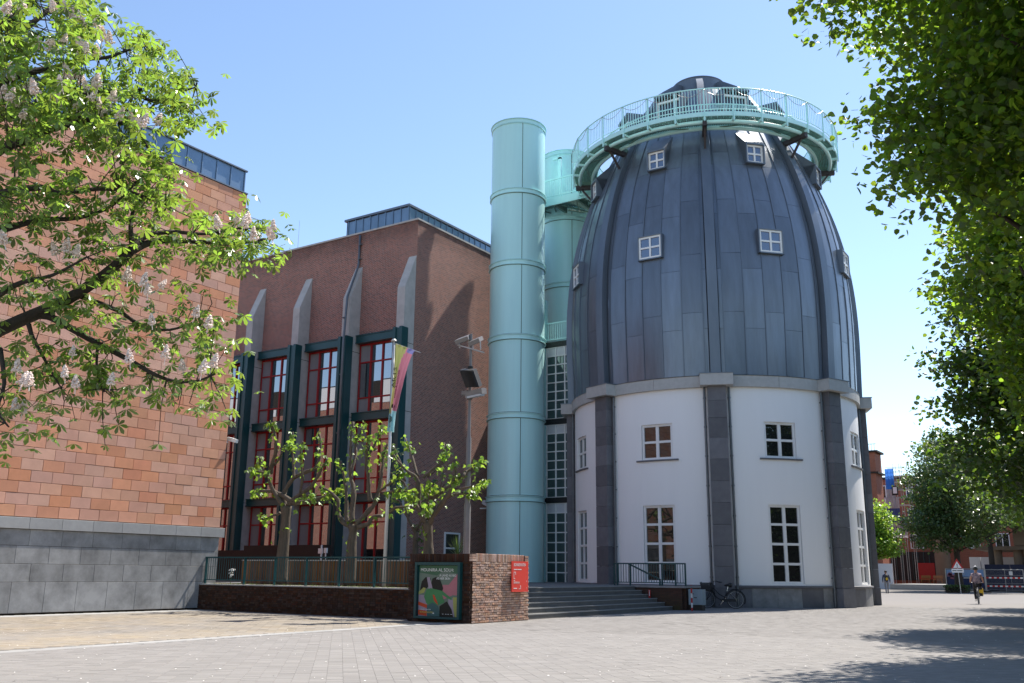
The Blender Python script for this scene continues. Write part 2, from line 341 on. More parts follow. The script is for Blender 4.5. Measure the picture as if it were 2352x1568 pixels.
# ================================================================ GROUND
ground = MB().box(-400, 400, -300, 900, -.6, -.006).build('ground', 'ground'); tag(ground, kind='structure')
pav = empty('pavement', ground); pav.parent = None; pav.location = (0,0,0); WL[pav] = Vector(); tag(pav, kind='structure')
A45 = R(43.5); d1 = np.array([-math.sin(A45), math.cos(A45)]); d2 = np.array([math.cos(A45), math.sin(A45)])
rows = []
RW, BT = .205, .105
for i in range(-170, 250):
    for j in range(-60, 520):
        a = j*BT + (i % 2)*BT*.5; c = i*RW
        p = d1*a + d2*c
        rows.append((p[0], p[1]))
P = np.array(rows)
az = np.degrees(np.arctan2(-P[:,0], P[:,1])); dist = np.hypot(P[:,0], P[:,1])
ok = (az > -1) & (az < 66) & (dist > 8.6) & (dist < 46) & ~((P[:,0] < -14.7) & (P[:,1] > 20.5)) & (P[:,0] > -26.7) & ~((P[:,0] < -25.84) & (P[:,0] > -26.56)) & (np.hypot(P[:,0]+17.45, P[:,1]-44.55) > 6.9) & ~((P[:,1] > 34) & (P[:,0] < -15)) & ~((P[:,0] > -15.68) & (P[:,0] < -15.2))
P = P[ok]; dist = dist[ok]; sand = P[:,0] < -15.45
order = np.argsort(dist)
sett_me = []
for mname in ('sett', 'sett_sand'):
    b = MB(); hx, hy = RW/2-.0012, BT/2-.0012; c = .0014
    b.add([(-hx,-hy,-.03),(hx,-hy,-.03),(hx,hy,-.03),(-hx,hy,-.03),(-hx,-hy,-.001),(hx,-hy,-.001),(hx,hy,-.001),(-hx,hy,-.001),(-hx+c,-hy+c,0),(hx-c,-hy+c,0),(hx-c,hy-c,0),(-hx+c,hy-c,0)],
          [(0,1,5,4),(1,2,6,5),(2,3,7,6),(3,0,4,7),(4,5,9,8),(5,6,10,9),(6,7,11,10),(7,4,8,11),(8,9,10,11)])
    sett_me.append(mesh_of(b, mname))
vis = [i for i in order if 0 < az[ok][i] < 63][:300]
vs_ = set(vis)
rotz = math.atan2(d2[1], d2[0])
for i in vis:
    inst('paving_sett', sett_me[1 if sand[i] else 0], pav, (P[i,0], P[i,1], RNG.normal(0,.0005)), (RNG.normal(0,.002), RNG.normal(0,.002), rotz))
T = np.array([v.co[:] for v in sett_me[0].vertices]); TF = np.array([p.vertices[:] for p in sett_me[0].polygons])
rest = np.array([i for i in range(len(P)) if i not in vs_])
for sel, mname, lab in ((~sand[rest], 'sett', 'x'), (sand[rest], 'sett_sand', 'y')):
    idx = rest[sel]; far_ = idx[dist[idx] > 22]; idx = idx[dist[idx] <= 22]; n = len(far_)
    if n:
        q4 = T[8:12]; X = P[far_,0][:,None] + q4[None,:,0]*d2[0] + q4[None,:,1]*d1[0]; Y = P[far_,1][:,None] + q4[None,:,0]*d2[1] + q4[None,:,1]*d1[1]
        o = npmesh('paving_setts', np.stack([X,Y,np.repeat(RNG.normal(0,.001,(n,1)),4,1)],-1).reshape(-1,3), np.arange(4*n).reshape(-1,4), mname, pav); tag(o, kind='stuff')
    n = len(idx)
    tilt = RNG.normal(0, .0018, (n, 2)); zz = RNG.normal(0, .0006, n)
    X = P[idx,0][:,None] + T[None,:,0]*d2[0] + T[None,:,1]*d1[0]; Y = P[idx,1][:,None] + T[None,:,0]*d2[1] + T[None,:,1]*d1[1]
    Z = zz[:,None] + T[None,:,2] + tilt[:,:1]*T[None,:,0] + tilt[:,1:]*T[None,:,1]
    V = np.stack([X,Y,Z],-1).reshape(-1,3); F_ = (TF[None]+(np.arange(n)*len(T))[:,None,None]).reshape(-1,4)
    o = npmesh('paving_setts', V, F_, mname, pav); tag(o, kind='stuff')
kb = chip(.01, .5, .5, .0)
kerb = MB(); kerb.box(-.19,.19,-.495,.495,-.05,.0); kme = mesh_of(kerb, 'kerb_stone')
for k in range(14):
    y = 7.5+k*1.003
    inst('kerb_slab', kme, pav, (-15.25-.055*k*.6, y, .001+RNG.normal(0,.001)), (0,0,.033))
gut = MB(); gut.box(-.36,.36,-.247,.247,-.05,.0); gme = mesh_of(gut, 'kerb_stone')
for k in range(28): inst('gutter_slab', gme, pav, (-26.2, 8.2+k*.5, .002), (0,0,0))
# fallen petals and bits lying on the setts
vv, ff = [], []
for k in range(650):
    r = 8.7+16*RNG.random()**1.3; a = R(RNG.uniform(2, 62)); x, y = -r*math.sin(a), r*math.cos(a)
    if x < -14.6 and y > 20.4: continue
    s = RNG.uniform(.006, .02); q = RNG.uniform(0, 6.28)
    n0 = len(vv); vv += [(x+s*math.cos(q+t), y+s*math.sin(q+t), .006+RNG.uniform(0,.008)) for t in (0,1.57,3.14,4.71)]; ff.append((n0,n0+1,n0+2,n0+3))
o = npmesh('fallen_petals', vv, ff, 'petal'); tag(o, 'pale petals and specks scattered over the grey paving', kind='stuff')

# ================================================================ STONE BUILDING (left)
SX = -26.75; SY1 = 22.1; ZB = 15.1
sb = thing('stone_building', 'long red sandstone building with grey stone plinth and zinc parapet, on the left', 'building', (-34, 8, 0))
c = MB(); c.box(-40, SX-.06, -12, SY1-.05, -.3, ZB-.02); c.box(-110, -40, -12, SY1-.05, -.3, 14.4); c.build('core_wall', 'joint', sb)
e = MB(); e.box(-40, SX-.5, SY1-.05, SY1, 0, ZB-.02); e.box(-110, -40.001, SY1-.05, SY1, 0, 12.7); e.build('end_wall', 'brick_plain', sb)
e = MB()
for k in range(23): e.box(-109.5+k*3.0, -109.5+k*3.0+(2.6 if k % 3 else 1.6), SY1-.05, SY1+.02, 12.7, 14.3)
e.build('end_panel', 'white_panel', sb)
# zinc cladding strip of the end wall next to the corner, seen only in reflections
slab = chip(.03, .33-.004, .165-.004, .006)
slab_m = mesh_of(slab, 'sandstone'); half_m = mesh_of(chip(.03, .165-.004, .165-.004, .006), 'sandstone')
slabs = []
nz = 37
for i in range(nz):
    z = 2.715 + .165 + i*.334
    off = .33 if i % 2 else 0
    for j in range(0, 20):
        y = SY1-.33 - j*.662 + off - (.0 if off == 0 else 0)
        if j == 0 and off: slabs.append((SY1-.166, z, 1)); continue
        slabs.append((y if not off else SY1-.33-.662*j+.331, z, 0))
slabs.sort(key=lambda s: -(s[0]*1.0) + (s[1]-2.7)*.55)
for k, (y, z, hm) in enumerate(slabs[:300]):
    inst('stone_slab', half_m if hm else slab_m, sb, (SX-.03+RNG.normal(0,.0015), y, z), (0, RNG.normal(0,.003), RNG.normal(0,.003)))
Tm = {0: slab_m, 1: half_m}; V, F_ = [], []
for (y, z, hm) in slabs[300:]:
    if y < 6: continue
    m = Tm[hm]; n0 = len(V); V += [(SX-.03+v.co.x, y+v.co.y, z+v.co.z) for v in m.vertices]; F_ += [tuple(i+n0 for i in p.vertices) for p in m.polygons]
b = MB(); b.add(V, F_); tag(b.build('stone_slabs', 'sandstone', sb), kind='stuff')
far = MB(); far.box(SX-.06, SX-.004, -12, 9, 2.7, ZB-.02); far.build('wall_face', 'sandstone', sb)
plinth = empty('plinth', sb)
for (z0, z1, off) in ((.05,.9,.1), (.9,1.405,.6), (1.405,1.91,.1), (1.91,2.37,.75)):
    hz = (z1-z0)/2; pm = mesh_of(chip(.04, .5-.004, hz-.004, .005), 'bluestone')
    ends = []
    y = SY1-.02
    w0 = off
    while y > 7:
        ww = min(1.0, w0) if y > SY1-.05 else 1.0
        o = inst('plinth_slab', pm, plinth, (SX+.0+.0, y-ww/2, (z0+z1)/2), (0,0,RNG.normal(0,.001)), (1, ww, 1)); y -= ww
MB().box(SX-.3, SX-.01, -12, SY1-.03, -.3, 2.37).build('backing', 'joint', plinth)
cap = empty('plinth_cap', sb)
cm = mesh_of(chip(.115, .5-.003, .158, .006), 'bluestone_pale')
for k in range(16): inst('cap_stone', cm, cap, (SX+.0, SY1+.14-.5-k*1.0, 2.535), (0,0,RNG.normal(0,.001)))
zp = empty('zinc_parapet', sb)
MB().box(-40, SX-.12, -12, SY1-.10, ZB, 16.0).build('backing', 'zinc_joint', zp)
zm = mesh_of(chip(.012, .32, .44, .004), 'zinc_blue')
for k in range(18):
    y = SY1-.1-.325-k*.652
    inst('zinc_panel', zm, zp, (SX-.11, y, ZB+.47), (0, RNG.normal(0,.004), RNG.normal(0,.006)))
s_ = MB(); s_.box(-.0275,.0275,-.02,.02,ZB+.02,15.98); sme = mesh_of(s_, 'zinc_blue')
for k in range(19): inst('standing_seam', sme, zp, (SX-.0925, SY1-.11-k*.652, 0))
f_ = MB(); f_.box(SX-.16, SX-.02, -12, SY1-.03, 15.985, 16.035); f_.box(SX-.1, SX+.03, -12, SY1+.02, ZB-.015, ZB+.03); f_.build('flashing', 'zinc_plain', zp)
cc = thing('security_camera', 'small white security camera on the end wall of the red stone building', 'camera', (SX-.2, SY1, 5.75))
b = MB(); b.tube([(SX-.25,SY1,5.72),(SX-.2,SY1+.2,5.72)], .03, 8); b.build('bracket', 'white_frame', cc)
b = MB(); b.obox((SX-.1,SY1+.28,5.8), (.22,.06,-.06), (-.02,.07,0), (.015,0,.05)); b.build('housing', 'white_frame', cc)
b = MB(); b.obox((SX-.02,SY1+.28,5.85), (.16,.05,-.05), (-.02,.085,0), (.003,0,.01)); b.build('sunshield', 'white_frame', cc)

# ================================================================ BRICK BUILDING (middle)
BX, BY, BT_ = -29.4, 35.4, 19.0
bb = thing('brick_building', 'red brick museum wing with concrete buttresses, dark teal columns and red window frames', 'building', (-36, 40, 0))
b = MB(); b.box(-52, BX, BY, BY+.35, 13.2, BT_); b.box(BX-.55, BX-.36, BY+.001, BY+.35, 0, 13.2)
b.box(-52, BX-.35, BY+6, BY+6.3, 0, 13.2); b.box(-52, BX-.35, BY+.35, BY+30, 18.7, 18.8); b.build('wall', 'brick_facade', bb)
b = MB(); b.box(BX-.355, BX+.003, BY-.003, BY+30, 0, BT_); b.build('side_wall', 'brick_grazed', bb)
b = MB(); b.box(-52, BX+.04, BY-.04, BY+.4, BT_, BT_+.09); b.box(BX-.4, BX+.04, BY+.4, BY+30, BT_, BT_+.09); b.build('coping', 'concrete', bb)
r_ = MB()
for z in (.4, 4.7, 8.8, 13.05): r_.box(-52, BX-.35, BY+.4, BY+6, z, z+.15)
for x in (-33.1, -36.8, -40.5, -44.2): r_.box(x-.1, x+.1, BY+1.5, BY+6, 0, 13)
r_.build('room_inside', 'room', bb)
XR = [BX-.02-3.7*k for k in range(6)]
for k, xr in enumerate(XR):
    x0, x1 = xr-.5, xr
    prof = [(BY+.3,0),(BY-.8,0),(BY-.8,15.2),(BY+.02,17.1),(BY+.3,17.1)]
    b = MB(); b.prism([(x1,y,z) for y, z in prof], (x0-x1,0,0)); bu = b.build('buttress', 'concrete', bb)
    s = MB(); 
    for z in (4.82, 8.92, 12.35): s.box(x0-.001, x1+.003, BY-.803, BY+.3, z-.012, z+.012)
    s.build('joint', 'joint', bu)
    # steel column wrapped round the front of the buttress
    cx0, cx1, yf = x0-.05, x1+.05, BY-.98
    b = MB(); b.box(cx0, cx0+.18, yf, BY-.5, .0, 13.1); b.box(cx1-.18, cx1, yf, BY-.5, 0, 13.1); b.box(cx0+.18, cx1-.18, yf+.06, BY-.78, 0, 13.06)
    b.build('steel_column', 'teal_steel', bb)
    if k < 5:
        xl = XR[k+1]+.06; xe = x0-.05
        for nm, z0, z1, pr in (('lintel', 12.78, 13.22, .28), ('floor_beam', 8.70, 9.13, .34), ('floor_beam', 4.63, 5.02, .34), ('floor_beam', .3, .82, .34)):
            b = MB(); b.box(xl, xe, BY-pr, BY+.3, z0, z1); b.box(xl, xe, BY-pr-.05, BY-pr, z0, z0+.05); b.box(xl, xe, BY-pr-.05, BY-pr, z1-.05, z1)
            b.build(nm, 'teal_steel', bb)
        for z0, z1 in ((.82, 4.63), (5.02, 8.70), (9.13, 12.78)):
            wn = empty('window', bb); xs = [xl+.02, xl+.80, xl+1.60, xl+2.40, xe-.02]; zs = [z0, z0+.80, z1-.98, z1]
            fr = MB(); y0, y1 = BY+.02, BY+.14
            for x in xs: fr.box(x-.045 if x > xl+.1 else x, x+.045, y0, y1, z0, z1)
            for i in range(4):
                for zz in zs:
                    za, zb = (zz, zz+.08) if zz == z0 else ((zz-.08, zz) if zz == z1 else (zz-.035, zz+.035))
                    fr.box(xs[i]+.045, xs[i+1]-.045, y0+.005, y1-.005, za, zb)
            fr.build('frame', 'red_frame', wn)
            for i in range(4):
                for q in range(3):
                    t1, t2 = RNG.normal(0,.0025), RNG.normal(0,.0025)
                    b = MB(); x0p, x1p, za, zb = xs[i]+.03, xs[i+1]-.03, zs[q]+.02, zs[q+1]-.02
                    b.add([(x0p,BY+.08+t1,za),(x1p,BY+.08-t1,za+0),(x1p,BY+.08-t1+t2,zb),(x0p,BY+.08+t1+t2,zb),(x0p,BY+.10+t1,za),(x1p,BY+.10-t1,za),(x1p,BY+.10-t1+t2,zb),(x0p,BY+.10+t1+t2,zb)],
                          [(0,1,2,3),(4,7,6,5),(0,4,5,1),(1,5,6,2),(2,6,7,3),(3,7,4,0)])
                    b.build('pane', 'glass_blind' if i == 0 and RNG.random() < .75 else 'glass_bay', wn)
dp = MB(); dp.tube([(-33.35,BY-.07,18.9),(-33.35,BY-.07,17.3),(-33.3,BY-.16,17.05),(-33.22,BY-.93,15.2),(-33.18,BY-1.08,12.9),(-33.18,BY-1.08,.9)], .06, 8)
for z in (18.3, 17.5, 14, 11, 8, 5): dp.tube([(-33.25, BY-.1 if z > 17 else BY-1.08, z),(-33.25, BY-.1 if z > 17 else BY-1.08, z+.06)], .075, 8)
dp.build('downpipe', 'pipe_zinc', bb, smooth=True)
ph = empty('penthouse', bb)
MB().box(-35.6, -31.05, BY+1.2, BY+25, 18.85, 20.5).build('core', 'zinc_joint', ph)
pz = mesh_of(chip(.012, .262, .78, .004), 'zinc_blue')
for k in range(8): inst('zinc_panel', pz, ph, (-31.05-.28-k*.55, BY+1.19, 19.68), (0,0,-math.pi/2+RNG.normal(0,.006)))
for k in range(22): inst('zinc_panel', pz, ph, (-31.04, BY+1.5+k*.55, 19.68), (0,0,RNG.normal(0,.006)))
b = MB(); b.box(-35.7, -30.95, BY+1.08, BY+25, 20.5, 20.62); b.build('roof_edge', 'zinc_plain', ph)
s_ = MB(); s_.box(-.03,.03,-.03,.03,18.9,20.49); sme = mesh_of(s_, 'zinc_blue')
for k in range(9): inst('standing_seam', sme, ph, (-31.05-k*.55, BY+1.165, 0))
for k in range(23): inst('standing_seam', sme, ph, (-31.025, BY+1.23+k*.55, 0))
b = MB(); b.tube([(-41.4,BY+3,18.8),(-41.4,BY+3,22.4)], [.02,.008], 6); b.build('antenna', 'galvanised', bb)
gw = empty('side_window', bb); gw['label'] = 'white framed ground floor window in the shaded side wall'
b = MB(); Y0, Y1, Z0, Z1 = 38.3, 39.6, 1.55, 3.25
for (ya,yb,za,zb) in ((Y0,Y1,Z1-.09,Z1),(Y0,Y1,Z0,Z0+.09),(Y0,Y0+.09,Z0+.09,Z1-.09),(Y1-.09,Y1,Z0+.09,Z1-.09),(Y0+.09,Y1-.09,2.42,2.5)): b.box(BX, BX+.06, ya, yb, za, zb)
b.build('frame', 'white_frame', gw)
MB().box(BX, BX+.025, Y0+.05, Y1-.05, Z0+.05, Z1-.05).build('pane', 'glass_drum', gw)
cc = thing('security_camera', 'white security camera on the dark brick wall beside the front turquoise tower', 'camera', (BX, 41.5, 4.8))
b = MB(); b.bar((BX,41.4,4.6),(BX+.4,41.4,4.6),.06); b.build('bracket', 'white_frame', cc)
b = MB(); b.obox((BX+.42,41.35,4.85),(.2,-.05,-.09),(.02,.1,0),(.04,0,.09)); b.build('housing', 'white_frame', cc)

# ================================================================ TURQUOISE TOWERS, LINK AND BRIDGE
RINGS = (25.6, 21.47, 17.38, 13.28, 9.14, 4.92)
def tower(name, x, y, lab):
    t = thing(name, lab, 'tower', (x, y, 0), 'turquoise steel towers beside the dome'); r = 1.49
    MB().lathe((x,y), [(r,.3),(r,25.72),(r-.05,25.72),(r-.05,24.5),(0.01,24.5)], 64).build('shell', 'turquoise', t, auto=40)
    for z in RINGS:
        b = MB()
        for dz in (-.12, .12) if z < 25 else (.12,):
            b.lathe((x,y), [(r,z+dz-.02),(r+.085,z+dz-.016),(r+.085,z+dz+.016),(r,z+dz+.02)], 64)
        if z > 25: b.lathe((x,y), [(r,z-.16),(r+.05,z-.155),(r+.05,z-.13),(r,z-.125)], 64)
        b.lathe((x,y), [(r,z-.1),(r+.03,z-.1),(r+.03,z+.1),(r,z+.1)], 64)
        b.build('flange', 'turquoise', t, auto=40)
        if z < 25:
            b = MB(); b.lathe((x,y), [(r+.001,z+.142),(r+.012,z+.142),(r+.004,z+.175)], 64); b.lathe((x,y), [(r+.001,z-.165),(r+.010,z-.160),(r+.010,z-.142)], 64); b.build('grime_line', 'turquoise_stain', t)
    b = MB(); q = R(-48); px, py = x+(r+.004)*math.cos(q), y+(r+.004)*math.sin(q)
    b.box(px-.012, px+.012, py-.012, py+.012, .5, 25.6); b.build('weld_seam', 'turquoise_stain', t)
    return t
tower('turquoise_tower', -26.9, 41.0, 'taller looking front turquoise steel cylinder tower with bolted ring flanges')
rear = tower('turquoise_tower', -26.62, 45.9, 'rear turquoise steel cylinder tower, half hidden between front tower and dome')
dr = MB(); 
for (a,b_,z0,z1) in ((-.65,-.55,22.3,24.6),(.55,.65,22.3,24.6),(-.65,.65,24.6,24.72),(-.1,.0,22.3,24.2)): dr.box(-26.4+a,-26.4+b_,44.83,44.99,z0,z1)
dr.build('door_frame', 'turquoise', rear)
MB().box(-26.95,-25.85,44.86,44.98,22.3,24.6).build('door_leaf', 'turquoise', rear)
lk = thing('glass_link', 'narrow white gridded glass staircase link between turquoise tower and dome', 'building', (-25, 44, 0))
LY = 42.5; LX0, LX1 = -26.1, -23.3
MB().box(LX0, LX1+.8, LY+.9, LY+5.5, .8, 13.3).build('core', 'room', lk)
for z0, z1 in ((.82,4.83), (5.13,8.95), (9.27,13.17)):
    wn = empty('window', lk); n = 5; cw = .565; nr = 8; rh = (z1-z0)/nr; fr = MB()
    for i in range(n+1): fr.box(LX0+.16+i*cw-.035, LX0+.16+i*cw+.035, LY, LY+.12, z0, z1)
    for q in range(nr+1):
        for i in range(n): fr.box(LX0+.16+i*cw+.035, LX0+.16+(i+1)*cw-.035, LY+.004, LY+.11, z0+q*rh-.03 if q else z0, z0+q*rh+.03 if q < nr else z1)
    fr.build('frame', 'white_frame', wn)
    for q in range(nr):
        for i in range(n):
            o = MB().box(LX0+.17+i*cw, LX0+.15+(i+1)*cw, LY+.05, LY+.07, z0+q*rh+.01, z0+(q+1)*rh-.01).build('top_panel' if q == nr-1 else 'pane', 'white_panel' if q == nr-1 else 'glass_link', wn)
for z in (4.98, 9.11, 13.33): MB().box(LX0, LX1+.5, LY-.03, LY+.9, z-.15, z+.14).build('floor_band', 'dark_steel', lk)
for z0, z1 in ((.8,4.83), (5.12,8.96), (9.25,13.18)):
    MB().box(LX0-.1, LX0+.11, LY-.06, LY+.2, z0, z1).build('corner_post', 'turquoise', lk)
# stair slabs, handrail and far-side glazing inside the link
b = MB()
for z in (2.9, 7.0, 11.2): b.obox(((LX0+LX1)/2, LY+.6, z), (1.2,0,.9), (0,.25,0), (-.03,0,.05))
b.build('stair_flight', 'concrete', lk)
tr = thing('terrace_railing', 'pale turquoise railing on the flat roof of the glass link', 'railing', (-25, LY, 13.5), 'turquoise railings up high')
b = MB(); b.bar((LX0,LY+.05,14.55),(LX1,LY+.05,14.55),.06); b.bar((LX0,LY+.05,13.62),(LX1,LY+.05,13.62),.05); b.build('rail', 'turquoise', tr)
bm_ = MB(); bm_.box(-.018,.018,-.008,.008,0,.92); bal_link = mesh_of(bm_, 'turquoise')
for k in range(20): inst('baluster', bal_link, tr, (LX0+.12+k*.14, LY+.05, 13.62))
b = MB(); b.box(LX0-.05,LX0+.16,LY-.05,LY+.15,13.5,15.9); b.build('post', 'turquoise', tr)
dl = thing('terrace_door', 'turquoise door frame behind the railing over the glass link', 'door', (-25.4, 44.8, 13.5))
b = MB(); b.box(-26.2,-24.6,44.6,44.75,15.5,15.75); b.box(-24.75,-24.6,44.6,44.75,13.5,15.5); b.build('frame', 'turquoise', dl)
b = MB(); b.box(-26.1,-24.75,44.65,44.72,13.5,15.5); b.build('leaf', 'turquoise', dl)
b = MB(); b.box(-25.7,-25.2,44.5,44.58,15.52,15.7); b.build('exit_light', 'dark_steel', dl)
b = MB(); b.box(-29,-22,44.7,50,13.4,13.5); b.build('roof_slab', 'dark_steel', lk)

br = thing('footbridge', 'turquoise steel footbridge joining the two towers to the dome gallery', 'bridge', (-25.2, 44.4, 22))
BF, BB_ = 43.25, 46.3; XA, XB = -27.6, -22.6
b = MB(); b.box(XA, XB-.3, BF, BF+.08, 21.78, 22.22); b.box(XA, XB-.3, BB_, BB_+.08, 21.78, 22.22); b.build('edge_beam', 'turquoise', br)
b = MB()
for x in (-27.4,-25.9,-24.4,-23.0): b.box(x-.06, x+.06, BF+.08, BB_, 21.72, 22.1)
for xa, xb in ((-27.3,-26),(-25.8,-24.5),(-24.3,-23.1)): b.bar((xa,BF+.1,21.85),(xb,BB_,21.85),.06); b.bar((xb,BF+.1,21.85),(xa,BB_,21.85),.06)
b.tube([(-25.4,44.0,21.6),(-24.8,44.6,21.55),(-24,44.7,21.5)], .05, 6)
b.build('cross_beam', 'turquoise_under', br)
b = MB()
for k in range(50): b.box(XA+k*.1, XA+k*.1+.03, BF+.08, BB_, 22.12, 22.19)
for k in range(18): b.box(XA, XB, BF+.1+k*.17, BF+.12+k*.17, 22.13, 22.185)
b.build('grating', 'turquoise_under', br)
b = MB(); b.bar((XA,BF+.04,23.35),(XB-.4,BF+.04,23.35),.06); b.bar((XA,BF+.04,22.35),(XB-.4,BF+.04,22.35),.04); b.build('rail', 'turquoise', br)
bm_ = MB(); bm_.box(-.016,.016,-.008,.008,0,1.02); bal_b = mesh_of(bm_, 'turquoise')
for k in range(38): inst('baluster', bal_b, br, (XA+.1+k*.12, BF+.04, 22.33))
b = MB(); b.box(-25.95,-25.75,BF+.5,BF+.62,22.2,24.9); b.box(-26.3,-25.75,BF+.5,BF+.62,24.8,24.95); b.build('portal_frame', 'turquoise', br)

# ================================================================ DOMED TOWER
DX, DY = -17.45, 44.55; DC = (DX, DY)
dm = thing('domed_tower', 'bullet shaped zinc dome on a white round drum with dark stone pilasters', 'tower', (DX, DY, 0))
def pol(a, r, z): q = R(a); return Vector((DX+r*math.cos(q), DY+r*math.sin(q), z))
def rad(a): q = R(a); return Vector((math.cos(q), math.sin(q), 0))
def tan(a): q = R(a); return Vector((-math.sin(q), math.cos(q), 0))
RIB = [-66.7+45*k for k in range(-3, 5)]; MID = [a+22.5 for a in RIB]
VIS = [-179.2, -134.2, -89.2, -44.2, .8]
# drum with real openings
RW_ = 6.87; DEP = .30
def drum_wall():
    b = MB()
    for mid in MID:
        vis = any(abs((mid-v+180) % 360-180) < 2 for v in VIS)
        a0, a1 = mid-22.5, mid+22.5; ws = 6.15
        cols = [a0, mid-ws, mid+ws, a1] if vis else [a0, a1]
        zs = [.88, .95, 4.18, 6.15, 7.70, 9.3] if vis else [.88, 9.3]
        for i in range(len(cols)-1):
            for j in range(len(zs)-1):
                if vis and i == 1 and j in (1, 3): continue
                b.lathe(DC, [(RW_, zs[j]), (RW_, zs[j+1])], max(2, int((cols[i+1]-cols[i])/2)), cols[i], cols[i+1])
        if vis:
            for z0, z1 in ((.95,4.18),(6.15,7.70)):
                A, B_, C_, D_ = pol(mid-ws,RW_,z0), pol(mid-ws,RW_,z1), pol(mid+ws,RW_,z1), pol(mid+ws,RW_,z0); inn = -rad(mid)*DEP
                b.add([A,B_,B_+inn,A+inn],[(0,1,2,3)]); b.add([D_,C_,C_+inn,D_+inn],[(3,2,1,0)])
                b.add([B_,C_,C_+inn,B_+inn],[(0,1,2,3)]); b.add([A,D_,D_+inn,A+inn],[(3,2,1,0)])
    return b
drum_wall().build('drum', 'plaster', dm, auto=30)
MB().lathe(DC, [(5.9,.0),(5.9,9.4)], 48).build('room_inside', 'room', dm)
for mid in VIS:
    for kind, z0, z1, nr in (('french_window', .95, 4.18, 4), ('window', 6.15, 7.70, 2)):
        wn = empty(kind, dm); hw = RW_*math.sin(R(6.15))-.02; fr = MB(); rr = RW_*math.cos(R(6.15))-.10; rv, tv = rad(mid), tan(mid); c0 = Vector((DX,DY,0))+rv*rr
        t = .055
        def bx(u0,u1,za,zb,d=.05): fr.obox(c0+tv*((u0+u1)/2)+Vector((0,0,(za+zb)/2)), tv*((u1-u0)/2), rv*d, Vector((0,0,(zb-za)/2)))
        bx(-hw,-hw+.09,z0,z1); bx(hw-.09,hw,z0,z1); bx(-hw+.09,hw-.09,z0,z0+.10); bx(-hw+.09,hw-.09,z1-.10,z1); bx(-.07,.07,z0+.10,z1-.10,.045)
        for q in range(1, nr):
            z = z0+(z1-z0)*q/nr; bx(-hw+.09,-.07,z-.05,z+.05,.04); bx(.07,hw-.09,z-.05,z+.05,.04)
        fr.build('frame', 'white_frame', wn)
        for q in range(nr):
            for s in (-1, 1):
                za, zb = z0+(z1-z0)*q/nr+.04, z0+(z1-z0)*(q+1)/nr-.04; u0, u1 = (-hw+.08,-.06) if s < 0 else (.06,hw-.08)
                g = MB(); g.obox(c0-rv*.02+tv*((u0+u1)/2)+Vector((0,0,(za+zb)/2)), tv*((u1-u0)/2), rv*.008+tv*RNG.normal(0,.00003), Vector((0,0,(zb-za)/2))+rv*RNG.normal(0,.002)); g.build('pane', 'glass_drum', wn)
        if kind == 'window':
            s = MB(); s.lathe(DC, [(RW_-.25,6.075),(RW_+.07,6.075),(RW_+.08,6.09),(RW_+.08,6.14),(RW_-.25,6.155)], 10, mid-8.2, mid+8.2)
            for aa in (mid-8.2, mid+8.2): s.add([pol(aa,RW_-.25,6.075),pol(aa,RW_+.08,6.075),pol(aa,RW_+.08,6.14),pol(aa,RW_-.25,6.155)],[(0,1,2,3)])
            s.build('sill', 'pilaster_stone', wn)
pl = empty('plinth', dm)
MB().lathe(DC, [(6.84,-.2),(6.84,.80),(6.5,.80)], 96).build('backing', 'joint', pl)
for k in range(40):
    a = -66.7+9*k
    b = MB(); g = .035; b.lathe(DC, [(6.8,.0),(6.93,.0),(6.93,.775),(6.8,.775)], 4, a+g, a+9-g)
    for aa in (a+g, a+9-g): b.add([pol(aa,6.8,0),pol(aa,6.93,0),pol(aa,6.93,.775),pol(aa,6.8,.775)],[(0,1,2,3)])
    b.build('plinth_slab', 'bluestone' if k % 3 else 'pilaster_stone', pl, auto=40)
MB().lathe(DC, [(6.75,.78),(6.98,.78),(7.0,.80),(7.0,.86),(6.85,.89)], 128).build('plinth_course', 'pilaster_stone', pl, auto=40)
cor = empty('cornice', dm)
for k in range(8):
    for h in range(2):
        a = RIB[k]+5.4+h*17.1; b = MB(); g = .06; a0, a1 = a+g, a+17.1-g
        pr = [(6.8,9.19),(7.02,9.19),(7.02,9.66),(7.04,9.68),(6.6,9.74)]
        b.lathe(DC, pr, 8, a0, a1)
        for aa in (a0, a1): b.add([pol(aa,r,z) for r, z in pr], [tuple(range(len(pr)))])
        b.build('cornice_block', 'concrete_cornice', cor, auto=30)
    # capital block over each pilaster
    a = RIB[k]; rv, tv = rad(a), tan(a); b = MB()
    b.obox(Vector((DX,DY,9.43))+rv*7.2, tv*.70, rv*.36, Vector((0,0,.25))); b.build('capital', 'concrete_cornice', dm)
    b = MB(); b.obox(Vector((DX,DY,9.70))+rv*7.2, tv*.725, rv*.385, Vector((0,0,.018))); b.build('capital_flashing', 'zinc_plain', dm)
    zs = [0,.78,1.62,2.46,3.32,4.22,5.12,6.04,6.95,7.8,8.55,9.18]
    pe = empty('pilaster', dm)
    for j in range(len(zs)-1):
        b = MB(); m = (zs[j]+zs[j+1])/2; h = (zs[j+1]-zs[j])/2-.005; ex = .03 if j == 0 else 0
        b.obox(Vector((DX,DY,m))+rv*7.03, tv*(.39+RNG.uniform(-.002,.002)+ex), rv*(.27+RNG.uniform(-.002,.002)+ex), Vector((0,0,h))); b.build('stone_block', 'pilaster_stone', pe)
    for s in (-1, 1):
        p = Vector((DX,DY,0))+rv*6.97+tv*(s*.52); b = MB(); b.tube([p+Vector((0,0,z)) for z in (.05,9.2)], .05, 10)
        for z in np.arange(1.2, 9, 1.25): b.tube([p+Vector((0,0,z-.03)), p+Vector((0,0,z+.03))], .066, 10); b.bar(p+Vector((0,0,z)), p-rv*.15+Vector((0,0,z)), .03)
        b.build('downpipe', 'pipe_zinc', dm, auto=40)
